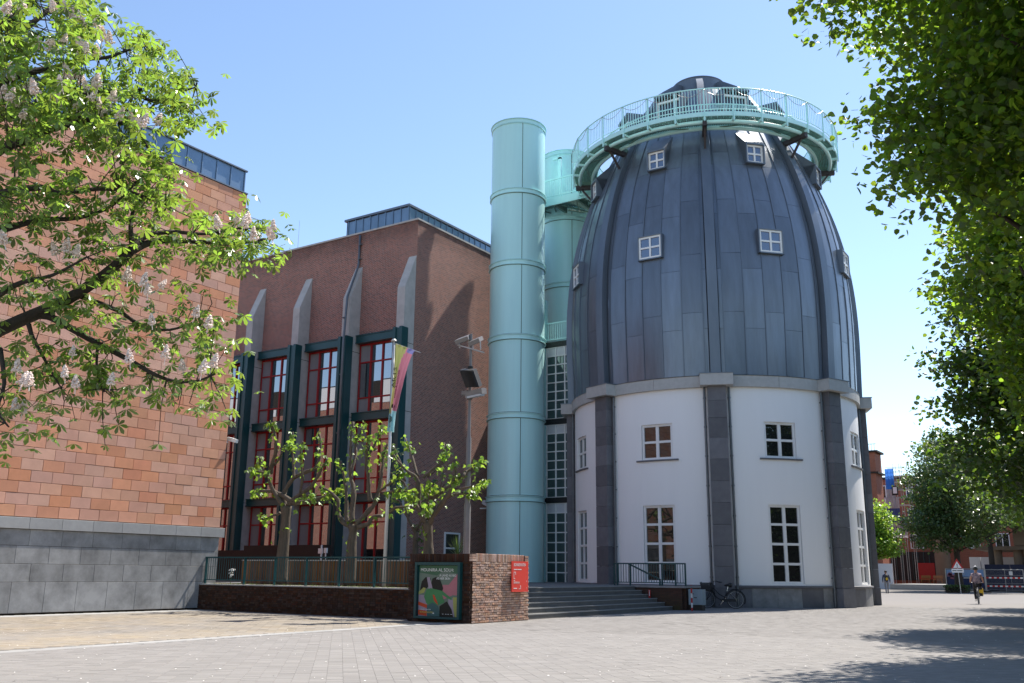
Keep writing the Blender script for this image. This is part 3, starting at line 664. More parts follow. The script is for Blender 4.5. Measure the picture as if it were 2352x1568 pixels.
# dome skin
_z = np.array([9.7,11,12.5,14.3,15.75,17.2,18.7,20.15,21.6,23.1,24.6,26.2]); _r = np.array([6.93,6.99,7.0,6.99,6.90,6.68,6.32,5.85,5.26,4.52,3.62,2.55])
_pf = np.polyfit(_z, _r, 5)
def rs(z): return float(np.polyval(_pf, z))
ds = empty('dome_skin', dm)
ZT = 25.6
MB().lathe(DC, [(rs(z)-.05, z) for z in np.linspace(9.7, ZT, 24)]+[(1.25,26.5)], 64).build('under_layer', 'zinc_joint', ds, smooth=True)
def panel(mbx, a0, a1, z0, z1, bulge=.022):
    na, nz_ = 4, max(2, int((z1-z0)/.45)); vs, fs = [], []
    tlt = RNG.normal(0, .010)
    for j in range(nz_+1):
        for i in range(na+1):
            u, v = i/na, j/nz_; z = z0+(z1-z0)*v
            o = .0 + bulge*RNG.normal()*.5*(math.sin(math.pi*u)*math.sin(math.pi*v)) + tlt*(u-.5)
            vs.append(pol(a0+(a1-a0)*u, rs(z)+o, z))
    n1_ = na+1
    for j in range(nz_):
        for i in range(na): fs.append((j*n1_+i, j*n1_+i+1, (j+1)*n1_+i+1, (j+1)*n1_+i))
    mbx.add(vs, fs)
    ring = [i for i in range(n1_)] + [j*n1_+na for j in range(1,nz_+1)] + [nz_*n1_+i for i in range(na-1,-1,-1)] + [j*n1_ for j in range(nz_-1,0,-1)]
    rv_ = []
    for k in ring: p = Vector(vs[k]); q = Vector((p.x-DX, p.y-DY, 0)).normalized(); rv_.append((p, p-q*.06))
    m = len(ring); mbx.add([p for p, _ in rv_]+[q for _, q in rv_], [(k, m+k, m+(k+1) % m, (k+1) % m) for k in range(m)])
hid = MB()
edges = [2.1, 3.6] + [3.6+7.56*i for i in range(1,6)] + [42.9]
for a in RIB:
    mid = a+22.5; vis = any(abs((mid-v+180) % 360-180) < 2 for v in VIS)
    for c_ in range(7):
        a0, a1 = a+edges[c_], a+edges[c_+1]; ph_ = (0,1,0,1,0,1,0)[c_]
        zz = [9.72]+[z for z in np.arange(9.75+(2.05 if not ph_ else 2.8), ZT, 2.75)]+[ZT]
        for j in range(len(zz)-1):
            if zz[j+1]-zz[j] < .15: continue
            mbx = MB() if vis else hid
            ga = .18/rs((zz[j]+zz[j+1])/2)
            panel(mbx, a0+ga, a1-ga, zz[j]+.006, zz[j+1]-.006)
            if vis: mbx.build('zinc_panel', 'zinc', ds, auto=25)
    if vis:
        for c_ in range(1, 7):
            b = MB(); aa = a+edges[c_]; P_ = [pol(aa, rs(z), z) for z in np.linspace(9.75, ZT, 22)]; tv = tan(aa); rv = rad(aa); vs = []
            for p in P_: vs += [p-tv*.024-rv*.03, p-tv*.02+rv*.038, p+tv*.02+rv*.038, p+tv*.024-rv*.03]
            b.add(vs, [(4*i+k, 4*i+4+k, 4*i+5+k, 4*i+1+k) for i in range(21) for k in range(3)]); b.build('standing_seam', 'zinc_plain', ds, auto=30)
tag(hid.build('zinc_panels', 'zinc', ds, auto=25), kind='stuff')
for a in RIB:
    rv, tv = rad(a), tan(a); vs = []; zz = list(np.linspace(9.75, 26.0, 30))
    prof = [(rs(z)+.30-.10*max(0,(z-22)/4), z, .22-.05*max(0,(z-20)/6)) for z in zz] + [(1.75, 26.85, .17)]
    for r, z, h in prof:
        p = Vector((DX,DY,z))+rv*r; vs += [p-tv*h-rv*.7, p-tv*h, p+tv*h, p+tv*h-rv*.7]
    b = MB(); n = len(prof); b.add(vs, [(4*i+k, 4*i+4+k, 4*i+5+k, 4*i+1+k) for i in range(n-1) for k in range(3)]+[(4*n-4,4*n-3,4*n-2,4*n-1)])
    b.build('rib', 'zinc_plain', dm, auto=30)
    # flat flanks left and right of each rib
MB().lathe(DC, [(1.3,26.45),(1.41,26.5),(1.41,27.13),(1.43,27.15),(1.43,27.2),(.6,27.3),(.01,27.32)], 64).build('crown_cap', 'zinc_plain', dm, auto=35)
b = MB(); b.tube([pol(0,0,27.2), pol(0,0,27.75)], .02, 6); b.build('lightning_rod', 'galvanised', dm)
for mid in VIS:
    rv, tv = rad(mid), tan(mid)
    for zc, hh, hw, rf, nm in ((15.87,.53,.55,rs(15.2)+.12,'dome_window'), (20.6,.45,.42,rs(20.05)+.17,'dormer_window')):
        wn = empty(nm, dm); c0 = Vector((DX,DY,zc))+rv*rf; b = MB()
        t = .055
        for (u0,u1,za,zb) in ((-hw-t,-hw,-hh-t,hh+t),(hw,hw+t,-hh-t,hh+t),(-hw,hw,hh,hh+t),(-hw-.04,hw+.04,-hh-t,-hh)):
            dd = .5 if nm == 'dome_window' else 1.1
            b.obox(c0+tv*((u0+u1)/2)+Vector((0,0,(za+zb)/2))-rv*dd/2+rv*.02, tv*((u1-u0)/2), rv*dd/2, Vector((0,0,(zb-za)/2)))
        if nm == 'dormer_window':   # sloping zinc roof back to the skin
            z1 = zc+hh+t; z2 = z1+1.05
            A = [c0+tv*s*(hw+t)+Vector((0,0,hh+t+.002)) for s in (-1,1)]; B_ = [Vector((DX,DY,z2))+rv*(rs(z2)-.03)+tv*s*(hw+t) for s in (-1,1)]
            C_ = [Vector((DX,DY,zc-hh-t))+rv*(rs(zc-hh-t)-.3)+tv*s*(hw+t) for s in (-1,1)]
            b.add([A[0],A[1],B_[1],B_[0]],[(0,1,2,3)])
            b.add([A[0],B_[0],C_[0]],[(0,1,2)]); b.add([A[1],B_[1],C_[1]],[(2,1,0)])
        b.build('surround', 'zinc_plain', wn)
        f = MB(); d0 = c0-rv*(.06 if nm == 'dome_window' else .13)
        def fx(u0,u1,za,zb,d=.04): f.obox(d0+tv*((u0+u1)/2)+Vector((0,0,(za+zb)/2)), tv*((u1-u0)/2), rv*d, Vector((0,0,(zb-za)/2)))
        fx(-hw,-hw+.085,-hh,hh); fx(hw-.085,hw,-hh,hh); fx(-hw+.085,hw-.085,-hh,-hh+.085); fx(-hw+.085,hw-.085,hh-.085,hh); fx(-.04,.04,-hh+.085,hh-.085,.035)
        fx(-hw+.085,-.04,-.04,.04,.03); fx(.04,hw-.085,-.04,.04,.03); f.build('frame', 'white_frame', wn)
        for s in (-1,1):
            for q in (-1,1):
                g = MB(); g.obox(d0-rv*.02+tv*(s*hw/2)+Vector((0,0,q*hh/2)), tv*(hw/2-.03), rv*.006, Vector((0,0,hh/2-.03))); g.build('pane', 'glass_dome', wn)
    # upper dormer: doorway onto the gallery
    wn = empty('gallery_dormer', dm); rf = 4.35; z0, z1 = 22.2, 24.75; b = MB(); hw = .62
    for (u0,u1,za,zb,d0_,d1_) in ((-hw-.1,-hw,z0,z1,1.6,0),(hw,hw+.1,z0,z1,1.6,0),(-hw-.1,hw+.1,z1,z1+.12,2.2,-.08)):
        b.obox(Vector((DX,DY,(za+zb)/2))+rv*(rf-(d0_+d1_)/2)+tv*((u0+u1)/2), tv*((u1-u0)/2), rv*((d0_-d1_)/2), Vector((0,0,(zb-za)/2)))
    b.build('surround', 'zinc_plain', wn)
    f = MB()
    for (u0,u1,za,zb) in ((-hw,-hw+.07,z0,z1-.3),(hw-.07,hw,z0,z1-.3),(-hw,hw,z1-.3,z1-.2)):
        f.obox(Vector((DX,DY,(za+zb)/2))+rv*(rf-.12)+tv*((u0+u1)/2), tv*((u1-u0)/2), rv*.05, Vector((0,0,(zb-za)/2)))
    f.build('frame', 'white_frame', wn)
    g = MB(); g.obox(Vector((DX,DY,(z0+z1)/2))+rv*(rf-.2), tv*hw, rv*.02, Vector((0,0,(z1-z0)/2))); g.build('pane', 'glass_drum', wn)
# gallery
ga = empty('gallery', dm); GO, GI = 6.85, 5.62; ZD = 22.22
b = MB(); b.lathe(DC, [(GO-.02,ZD-.17),(GO+.03,ZD-.17),(GO+.03,ZD+.05),(GO-.02,ZD+.05),(GO-.02,ZD-.17)], 128); b.lathe(DC, [(GI+.02,ZD-.12),(GI-.02,ZD-.12),(GI-.02,ZD+.03),(GI+.02,ZD+.03),(GI+.02,ZD-.12)], 128); b.build('edge_channel', 'turquoise', ga, auto=40)
for r in (6.52, 5.85):
    b = MB(); b.tube([pol(a, r, ZD-.30) for a in np.linspace(0,360,97)], .095, 10, cap=False); b.build('ring_tube', 'turquoise', ga, smooth=True)
b = MB()
for k in range(420):
    a = k*360/420; b.obox(pol(a,(GO+GI)/2,ZD-.03), rad(a)*((GO-GI)/2-.02), tan(a)*.018, Vector((0,0,.02)))
for r in np.linspace(GI+.12, GO-.12, 8): b.lathe(DC, [(r-.016,ZD-.052),(r+.016,ZD-.052),(r+.016,ZD-.012),(r-.016,ZD-.012)], 96)
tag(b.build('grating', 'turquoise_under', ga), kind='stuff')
for a in RIB:
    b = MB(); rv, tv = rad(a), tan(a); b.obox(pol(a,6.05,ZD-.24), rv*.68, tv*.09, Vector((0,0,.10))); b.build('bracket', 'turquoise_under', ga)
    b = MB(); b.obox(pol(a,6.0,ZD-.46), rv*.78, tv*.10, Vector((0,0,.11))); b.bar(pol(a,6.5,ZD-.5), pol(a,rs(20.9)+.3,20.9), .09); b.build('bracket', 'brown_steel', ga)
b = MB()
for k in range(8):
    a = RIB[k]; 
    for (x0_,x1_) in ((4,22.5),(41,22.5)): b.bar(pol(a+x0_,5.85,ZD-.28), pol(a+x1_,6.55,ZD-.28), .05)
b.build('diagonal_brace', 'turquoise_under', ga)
b = MB(); b.tube([pol(a,GO+.03,23.46) for a in np.linspace(0,360,129)], .032, 8, cap=False); b.tube([pol(a,GO+.03,ZD+.16) for a in np.linspace(0,360,129)], .02, 6, cap=False); b.build('outer_rail', 'turquoise', ga, smooth=True)
b = MB(); b.tube([pol(a,GI,23.3) for a in np.linspace(0,360,129)], .03, 8, cap=False); b.tube([pol(a,GI,ZD+.1) for a in np.linspace(0,360,129)], .02, 6, cap=False)
for k in range(240): a = k*1.5; b.obox(pol(a,GI,22.78), rad(a)*.008, tan(a)*.016, Vector((0,0,.52)))
b.build('inner_rail', 'turquoise', ga)
bm_ = MB(); bm_.box(-.008,.008,-.014,.014,0,1.1); bal_g = mesh_of(bm_, 'turquoise'); rest_b = MB(); cnt = 0
for k in range(312):
    a = -180+k*360/312
    d = (a+68.6+180) % 360-180
    if abs(d) < 130: inst('baluster', bal_g, ga, pol(a,GO+.03,ZD+.14), (0,0,R(a)))
    else: rest_b.obox(pol(a,GO+.03,ZD+.69), rad(a)*.008, tan(a)*.014, Vector((0,0,.55)))
tag(rest_b.build('balusters', 'turquoise', ga), kind='stuff')
pm_ = MB(); pm_.box(-.03,.03,-.03,.03,-.42,1.24); post_g = mesh_of(pm_, 'turquoise')
for k in range(32): a = RIB[0]+k*11.25; inst('railing_post', post_g, ga, pol(a,GO+.06,ZD), (0,0,R(a)))
em = MB(); em.box(-.16,.16,-.05,.05,-.06,.06); eme = mesh_of(em, 'turquoise')
for k in range(32): a = RIB[0]+k*11.25; inst('outrigger', eme, ga, pol(a,6.7,ZD-.27), (0,0,R(a)))
b = MB()
for k in range(32):
    a = RIB[0]+k*11.25; b.tube([pol(a+11.25*t, GO+.1, 23.4-.35*4*t*(1-t)) for t in np.linspace(0,1,7)], .012, 4)
tag(b.build('string_lights', 'galvanised', None), 'garland of small lights looped along the high round gallery railing', 'string lights')

# ================================================================ TERRACE, STEPS, GARDEN WALLS
ter = MB(); ter.box(-29.3,-16.68,23.5,44,-.2,.845); ter.box(-16.68,-14.75,34.0,35.3,-.2,.845); ter.box(-16.68,-15.6,35.3,38,-.2,.845); o = ter.build('terrace', 'step_stone'); tag(o, kind='structure')
st = thing('stone_steps', 'broad flight of six grey stone steps up to the terrace', 'steps', (-15.9, 28.5, 0))
for i in range(6):
    z1 = .845-(.141*i) - (0 if i else 0); x1 = -16.62+.31*i; n = 6
    for q in range(n):
        y0 = 23.44+q*(10.3/n); y1 = y0+10.3/n-.006
        b = MB(); b.box(x1-.5, x1+.0, y0, y1, z1-.141, z1-.003); o = b.build('step_block', 'step_stone', st)
    MB().box(x1-.045, x1+.012, 23.44, 33.74, z1-.028, z1).build('step_nosing', 'step_nosing', st)
chk = thing('terrace_wall', 'low dark brick wall closing the right end of the steps', 'wall', (-15.6, 33.7, 0))
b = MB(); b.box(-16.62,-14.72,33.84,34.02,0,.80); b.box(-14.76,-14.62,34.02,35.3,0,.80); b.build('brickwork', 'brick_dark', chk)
b = MB(); b.box(-16.66,-14.58,33.80,34.05,.80,.87); b.box(-14.80,-14.58,34.05,35.35,.80,.87); b.build('coping', 'bluestone', chk)
# fence wall
fwl = thing('garden_wall', 'long low dark brown brick wall under the teal railing', 'wall', (-21.9, 21.45, 0))
MB().box(-26.75,-17.02,21.42,21.8,-.2,.80).build('core', 'joint', fwl)
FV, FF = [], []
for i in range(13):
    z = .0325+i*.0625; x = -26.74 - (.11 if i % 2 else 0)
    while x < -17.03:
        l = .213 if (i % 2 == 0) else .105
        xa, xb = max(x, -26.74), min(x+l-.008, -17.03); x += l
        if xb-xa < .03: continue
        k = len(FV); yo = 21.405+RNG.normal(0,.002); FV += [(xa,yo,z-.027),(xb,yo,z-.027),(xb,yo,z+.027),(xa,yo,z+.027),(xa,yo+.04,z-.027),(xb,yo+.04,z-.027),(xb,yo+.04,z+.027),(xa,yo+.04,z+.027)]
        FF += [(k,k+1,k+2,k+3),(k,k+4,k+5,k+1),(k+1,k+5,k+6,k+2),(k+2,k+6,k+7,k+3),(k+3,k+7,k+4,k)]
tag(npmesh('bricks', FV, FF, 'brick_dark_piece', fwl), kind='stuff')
MB().box(-26.74,-17.02,21.39,21.83,.80,.835).build('coping', 'kerb_stone', fwl)
gard = MB(); gard.box(-29.3,-16.7,21.8,35.3,-.2,.85-.02); gard.box(-60,-29.3,22.2,35.3,-.2,.83); tag(gard.build('garden_soil', 'soil'), kind='structure')
# pier
pr_ = thing('brick_pier', 'square red brown brick pier at the corner of the steps, with soldier course on top', 'wall', (-15.95, 22.0, 0))
PX0, PX1, PY0, PY1, PZ = -17.03, -14.88, 20.65, 23.42, 1.78
MB().box(PX0+.02,PX1-.02,PY0+.02,PY1-.02,-.2,PZ-.02).build('core', 'joint', pr_)
hdr = mesh_of(chip(.05,.049,.0265,.007), 'brick_piece'); strr = mesh_of(chip(.05,.103,.0265,.007), 'brick_piece'); sold = mesh_of(chip(.05,.028,.105,.008), 'brick_piece')
side = []
for i in range(25):
    z = .034+i*.0627; y = PY0+.003 + (0 if i % 2 else .0)
    if i % 2: seq = [.105]*40
    else: seq = [.16]+[.213]*20
    for l in seq:
        if y+l > PY1+.005: l = PY1-y
        if l < .05: break
        side.append((y+l/2, z, l)); y += l
side.sort(key=lambda s: s[0])
sel = set(random.sample(range(len(side)), min(262, len(side))))
rest_p = MB()
for k, (y, z, l) in enumerate(side):
    big = l > .15; me = strr if big else hdr; sc = (1, (l/.206-.012) if big else l/.105, 1); loc = (PX1-.05+RNG.normal(0,.003), y, z)
    if k in sel: inst('brick', me, pr_, loc, (RNG.normal(0,.01), RNG.normal(0,.02), RNG.normal(0,.02)), sc)
    else:
        k0 = len(rest_p.v); rest_p.add([(loc[0]+v.co.x, loc[1]+v.co.y*sc[1], loc[2]+v.co.z) for v in me.vertices], [tuple(p.vertices) for p in me.polygons])
for k in range(38):
    y = PY0+.2+k*.0628
    if y < PY1-.25: inst('brick', sold, pr_, (PX1-.048+RNG.normal(0,.003), y, PZ-.103), (0, RNG.normal(0,.02), 0))
for y in (PY0+.08, PY1-.12):
    for q in range(3): rest_p.box(PX1-.1, PX1+RNG.normal(0,.003), y-.085, y+.1, PZ-.195+q*.063, PZ-.14+q*.063)
tag(rest_p.build('bricks', 'brick_piece', pr_), kind='stuff')
FV, FF = [], []
for i in range(25):
    z = .034+i*.0627; x = PX0 - (.0 if i % 2 else .05)
    while x < PX1-.03:
        l = .213 if i % 2 == 0 else .105
        xa, xb = max(x, PX0), min(x+l-.008, PX1-.001); x += l
        if xb-xa < .03: continue
        k = len(FV); yo = PY0+RNG.normal(0,.002); FV += [(xa,yo,z-.027),(xb,yo,z-.027),(xb,yo,z+.027),(xa,yo,z+.027),(xa,yo+.04,z-.027),(xb,yo+.04,z-.027),(xb,yo+.04,z+.027),(xa,yo+.04,z+.027)]
        FF += [(k,k+1,k+2,k+3),(k,k+4,k+5,k+1),(k+1,k+5,k+6,k+2),(k+2,k+6,k+7,k+3),(k+3,k+7,k+4,k)]
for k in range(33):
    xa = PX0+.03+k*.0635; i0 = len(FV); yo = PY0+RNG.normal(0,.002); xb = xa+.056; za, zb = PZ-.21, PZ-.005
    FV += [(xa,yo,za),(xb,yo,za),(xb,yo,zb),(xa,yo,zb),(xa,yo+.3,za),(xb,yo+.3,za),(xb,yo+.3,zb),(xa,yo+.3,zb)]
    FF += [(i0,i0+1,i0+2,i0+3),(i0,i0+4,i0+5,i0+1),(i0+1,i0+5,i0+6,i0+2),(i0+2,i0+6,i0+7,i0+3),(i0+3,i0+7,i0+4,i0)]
tag(npmesh('front_bricks', FV, FF, 'brick_dark_piece', pr_), kind='stuff')  # pier front in the dark brick: its shade put into the colour
MB().box(PX0,PX1-.12,PY0+.31,PY1,PZ-.03,PZ-.004).build('top_bed', 'brick_piece', pr_)
# ================================================================ GARDEN DETAILS
# teal railing on the garden wall
rl = thing('garden_railing', 'teal steel railing with thin uprights on top of the long dark garden wall', 'railing', (-21.9, 21.6, .83))
RY = 21.6
b = MB(); b.box(-26.72,-17.04,RY-.03,RY+.03,1.675,1.72); b.build('top_rail', 'teal_steel', rl)
b = MB(); b.box(-26.72,-17.04,RY-.015,RY+.015,.955,.985); b.build('bottom_rail', 'teal_steel', rl)
bm_ = MB(); bm_.box(-.007,.007,-.007,.007,.985,1.675); bal_r = mesh_of(bm_, 'teal_steel')
bm_ = MB(); bm_.box(-.02,.02,-.035,.035,.83,1.68); post_r = mesh_of(bm_, 'teal_steel')
px_ = [-24.75,-23.33,-21.93,-20.53,-19.12,-17.72,-26.66]
for x in px_: inst('post', post_r, rl, (x, RY, 0))
for k in range(87):
    x = -26.55+k*.11
    if min(abs(x-q) for q in px_) > .03: inst('baluster', bal_r, rl, (x, RY, 0))
# timber plank fence
pf = thing('plank_fence', 'brown timber plank fence with pale top edge behind the teal railing', 'fence', (-22, 23.4, .83))
tp = MB()
pk = mesh_of(chip(.02,.052,.385,.006), 'plank')
for k in range(88):
    x = -26.9+k*.109
    inst('plank', pk, pf, (x, 23.42+RNG.normal(0,.004), 1.225), (0, RNG.normal(0,.006), -math.pi/2+RNG.normal(0,.02)))
MB().box(-26.96,-17.3,23.36,23.6,1.612,1.65).build('top_board', 'plank_top', pf)
MB().box(-27,-17.3,23.46,23.6,.8,1.61).build('backing', 'dark_brown', pf)
pe_ = thing('garden_parapet', 'low dark brown parapet in front of the red framed ground floor windows', 'wall', (-36, 32, .8))
b = MB(); b.box(-42,-36.78,32,32.3,.8,2.23); b.box(-36.78,-31.3,31.95,32.3,.8,2.45); b.build('panel', 'dark_brown', pe_)
ws = thing('signpost', 'small white signpost in front of the dark garden parapet', 'sign', (-31.6, 31.0, .8))
p = atY((800+1320/2.94)*.5904, (2050+270/2.94)*.5904, 31.0)
b = MB(); b.box(p.x-.03,p.x+.03,31.0,31.05,.8,p.z+.25); b.build('post', 'white_frame', ws)
b = MB(); b.box(p.x-.15,p.x+.12,30.97,31.0,p.z-.12,p.z+.1); b.box(p.x+.2,p.x+.36,30.97,31.05,p.z-.1,p.z+.12); b.box(p.x+.25,p.x+.3,31,31.03,.8,p.z-.1); b.build('board', 'white_frame', ws)
# white flower behind the railing
q0 = atY((800+295/2.94)*.5904, (2050+490/2.94)*.5904, 22.3)
fl = thing('flowering_plant', 'little plant with white blossoms behind the left end of the railing', 'plant', (q0.x, 22.3, .83))
b = MB()
for dx, dz in ((0,0),(.07,-.02),(-.05,0),(.0,-.1),(.02,-.17),(.1,.0),(-.02,-.22),(.03,.02)):
    for t in range(3): c0 = Vector((q0.x+dx+RNG.normal(0,.01), 22.3+RNG.normal(0,.03), q0.z+dz)); b.obox(c0, (.022,.005,.01), (0,.02,.008), (-.006,0,.02))
b.build('blossom', 'petal', fl)
b = MB(); b.tube([(q0.x,22.3,.83),(q0.x+.02,22.3,q0.z-.1),(q0.x,22.3,q0.z)], .008, 5); b.build('stem', 'leaf_far', fl)
# weeds along the coping
vv, ff = [], []
for k in range(520):
    x = RNG.uniform(-26.5,-17.2); y = RNG.uniform(21.47,21.8); h = RNG.uniform(.02,.07)*(2.2 if RNG.random() < .12 else 1); a = RNG.uniform(0,6.28); wd = .006
    n0 = len(vv); vv += [(x-wd*math.cos(a),y-wd*math.sin(a),.832),(x+wd*math.cos(a),y+wd*math.sin(a),.832),(x+RNG.normal(0,.03),y+RNG.normal(0,.03),.832+h)]; ff.append((n0,n0+1,n0+2))
tag(npmesh('coping_weeds', vv, ff, 'grass_blade'), 'thin weeds and grass growing along the garden wall coping', kind='stuff')
# poster frame on the pier
MATS_ = (('poster_green',(.055,.13,.075)),('poster_sage',(.14,.19,.15)),('poster_leaf',(.06,.22,.085)),('poster_pink',(.42,.16,.19)),('poster_lilac',(.32,.26,.32)),('poster_black',(.014,.015,.013)),('poster_red',(.55,.07,.025)),('poster_yellow',(.33,.34,.10)),('poster_teal',(.05,.12,.12)),('print_white',(.78,.78,.76)),('print_gold',(.62,.5,.12)))
for nme, cl in MATS_: mat(nme, cl, .5, nscale=6, namt=.35, dark=.7, spec=.3)
po = thing('poster_frame', 'dark teal display frame with a green, pink and black exhibition poster', 'poster', (-15.95, 20.6, .8))
FX0, FX1, FZ0, FZ1, FY = -16.71, -15.19, .09, 1.55, 20.56
b = MB(); y0, y1 = FY-.05, 20.64
b.box(FX0,FX1,y0,y1,FZ1-.075,FZ1); b.box(FX0,FX1,y0,y1,FZ0,FZ0+.055); b.box(FX0,FX0+.075,y0,y1,FZ0+.055,FZ1-.075); b.box(FX1-.075,FX1,y0,y1,FZ0+.055,FZ1-.075); b.build('frame', 'teal_steel', po)
X0, X1, Z0, Z1 = FX0+.09, FX1-.085, FZ0+.06, FZ1-.085; W_, H_ = X1-X0, Z1-Z0
MB().box(X0,X1,20.6,20.63,Z0,Z1).build('poster_sheet', 'poster_sage', po)
def shape(name, pts, m, lay):   # flat printed colour field, 0..1 poster coordinates
    y = 20.6-.0012*lay; b = MB(); b.add([(X0+W_*u, y, Z0+H_*v) for u, v in pts], [tuple(range(len(pts)))]); b.build(name, m, po)
shape('colour_field', [(0,.86),(.45,.8),(.62,.9),(.95,.84),(1,.9),(1,1),(0,1)], 'poster_green', 1)
shape('colour_field', [(.6,.32),(.6,.62),(.75,.62),(.98,.86),(1,.86),(1,.42),(.85,.42)], 'poster_pink', 1)
shape('colour_field', [(.75,.0),(.75,.36),(.88,.36),(.9,.0)], 'poster_lilac', 1)
shape('colour_field', [(.88,.15),(.86,.38),(1,.38),(1,0),(.92,0)], 'poster_yellow', 2)
shape('colour_field', [(0,0),(0,.42),(.2,.4),(.24,.0)], 'poster_lilac', 1)
shape('colour_field', [(0,.21),(0,.28),(.22,.22),(.22,.15)], 'poster_red', 2)
shape('colour_field', [(0,.02),(0,.12),(.22,.10),(.22,.0)], 'poster_red', 2)
shape('colour_field', [(.03,.5),(.07,.68),(.17,.77),(.3,.74),(.3,.62),(.14,.5)], 'poster_black', 2)
shape('colour_field', [(.3,.6),(.34,.74),(.45,.78),(.55,.7),(.62,.55),(.58,.46),(.42,.48)], 'poster_black', 3)
shape('colour_field', [(.2,.76),(.27,.77),(.34,.58),(.37,.44),(.26,.44),(.24,.6)], 'poster_lilac', 4)
shape('colour_field', [(.14,.38),(.2,.52),(.3,.55),(.6,.5),(.86,.34),(.8,.33),(.6,.42),(.66,.28),(.5,.22),(.3,.18),(.2,.26)], 'poster_leaf', 5)
shape('colour_field', [(.36,.42),(.4,.42),(.48,.28),(.5,.22),(.4,.3)], 'poster_red', 6)
shape('colour_field', [(.23,.0),(.22,.2),(.36,.27),(.5,.2),(.56,.05),(.56,.0)], 'poster_teal', 6)
shape('colour_field', [(.54,.0),(.54,.2),(.72,.3),(.84,.14),(.88,.0)], 'poster_black', 6)
shape('colour_field', [(0,.47),(.12,.56),(.18,.55),(.14,.46),(0,.42)], 'poster_yellow', 4)
YT = 20.589; RT = (math.pi/2, 0, 0)
lettering('lettering', 'MOUNIRA AL SOLH:', po, (X0+.05, YT, Z1-.155), .118, RT, 'print_white', 1.06)
lettering('lettering', 'A LAND AS BIG', po, (X0+.70, YT, Z1-.285), .083, RT, 'print_white', .98)
lettering('lettering', 'AS HER SKIN', po, (X0+.60, YT, Z1-.365), .083, RT, 'print_white', .98)
lettering('lettering', '17.04.2025 - 04.01.2026', po, (X0+.06, YT, Z0+.155), .04, RT, 'print_white', .95)
lettering('lettering', 'BONNEFANTEN', po, (X0+.06, YT, Z0+.075), .065, RT, 'print_gold', .98)
for k, x in enumerate((.5,.82,.92,1.0,1.1)): b = MB(); b.box(X0+x,X0+x+.05,YT-.001,YT,Z0+.06,Z0+.07+.02*(k == 0)); b.build('print_mark', 'print_white', po)
# red information board on the pier's sunny side
mat('sign_red', (.78,.065,.045), .45, nscale=3, namt=.1); mat('sign_white', (.82,.80,.78), .5)
rs_ = thing('info_board', 'bright red information board with white lettering on the sunlit pier side', 'sign', (-14.82, 22.83, 1.2))
MB().box(-14.83,-14.795,22.42,23.25,.78,1.61).build('panel', 'sign_red', rs_)
RX = (math.pi/2, 0, math.pi/2); SXX = -14.793
lettering('lettering', 'BONNEFANTEN', rs_, (SXX, 22.50, 1.475), .12, RX, 'sign_white', .70)
def wordline(par, y, z, h, words, m):     # small print too fine to read: one strip per word
    b = MB()
    for l in words: b.box(SXX-.0008, SXX+.0008, y, y+l, z, z+h); y += l+h*.55
    b.build('small_print', m, par)
wordline(rs_, 22.50, 1.375, .022, (.17, .21), 'sign_white')
wordline(rs_, 22.50, 1.075, .018, (.06,), 'sign_white')
wordline(rs_, 22.50, 1.038, .012, (.08, .10, .05, .05), 'sign_white')
wordline(rs_, 22.50, 1.012, .012, (.09, .09, .04, .06), 'sign_white')
wordline(rs_, 22.50, .862, .024, (.17,), 'sign_white')
b = MB(); x0 = SXX-.001; x1 = SXX+.001
for (ya,yb,za,zb) in ((22.5,22.515,1.13,1.32),(22.515,22.57,1.13,1.145),(22.515,22.60,1.305,1.32),(22.585,22.60,1.25,1.305),(22.575,22.615,1.25,1.265)): b.box(x0,x1,ya,yb,za,zb)
b.build('bracket_symbol', 'sign_white', rs_)
b = MB()
for (ya,yb,za,zb) in ((22.76,22.86,.855,.868),(22.848,22.862,.868,.93),(22.835,22.875,.93,.94),(22.845,22.865,.94,.955)): b.box(x0,x1,ya,yb,za,zb)
b.build('arrow_symbol', 'sign_white', rs_)
b = MB()
for (ya,yb,za,zb) in ((23.165,23.175,1.04,1.09),(23.165,23.175,.88,.9),(23.165,23.175,.85,.865)): b.box(x0,x1,ya,yb,za,zb)
b.build('print_mark', 'sign_white', rs_)
# flagpole and banner
fp = thing('flagpole', 'slim white flagpole behind the teal railing', 'flagpole', (-19.3, 22.25, .83))
b = MB(); b.tube([(-19.3,22.25,.83),(-19.3,22.25,4),(-19.3,22.25,8.45)], [.062,.05,.04], 12); b.build('pole', 'pole_white', fp, smooth=True)
b = MB(); b.tube([(-19.3,22.25,8.43),(-19.3,22.25,8.47),(-19.3,22.25,8.53)], [.085,.10,.03], 12); b.build('finial', 'galvanised', fp)
tipp = Vector((-18.2, 22.25, 7.95)); topp = Vector((-19.27,22.25,8.38))
b = MB(); b.tube([topp, tipp], .012, 6); b.build('banner_arm', 'pole_white', fp)
for nme, cl in (('cloth_olive',(.36,.39,.15)),('cloth_yellow',(.54,.54,.22)),('cloth_pink',(.48,.19,.25)),('cloth_violet',(.2,.2,.45)),('cloth_blue',(.38,.62,.68))):
    leafmat(nme, cl, cl, .3, .8, .0, .2)
bn = thing('banner', 'long olive, pink and pale blue cloth banner hanging slack from the flagpole', 'flag', (-19.0, 22.25, 6.2), None)
NU, NV = 25, 40; vs = []; fs = []; mi = []
for j in range(NV+1):
    v = j/NV
    for i in range(NU+1):
        u = i/NU; width = .80*(1-.80*min(1, v*1.25)**.62)
        x = topp.x+.05+u*width - .10*v
        ztop = topp.z-.42*u*.78
        z = ztop - v*(2.85 - .33*u)
        y = 22.25 + (.03+.06*v)*math.sin(u*21+1.2*v*3) + .05*math.sin(u*9-v*2)*v
        vs.append((x, y, z))
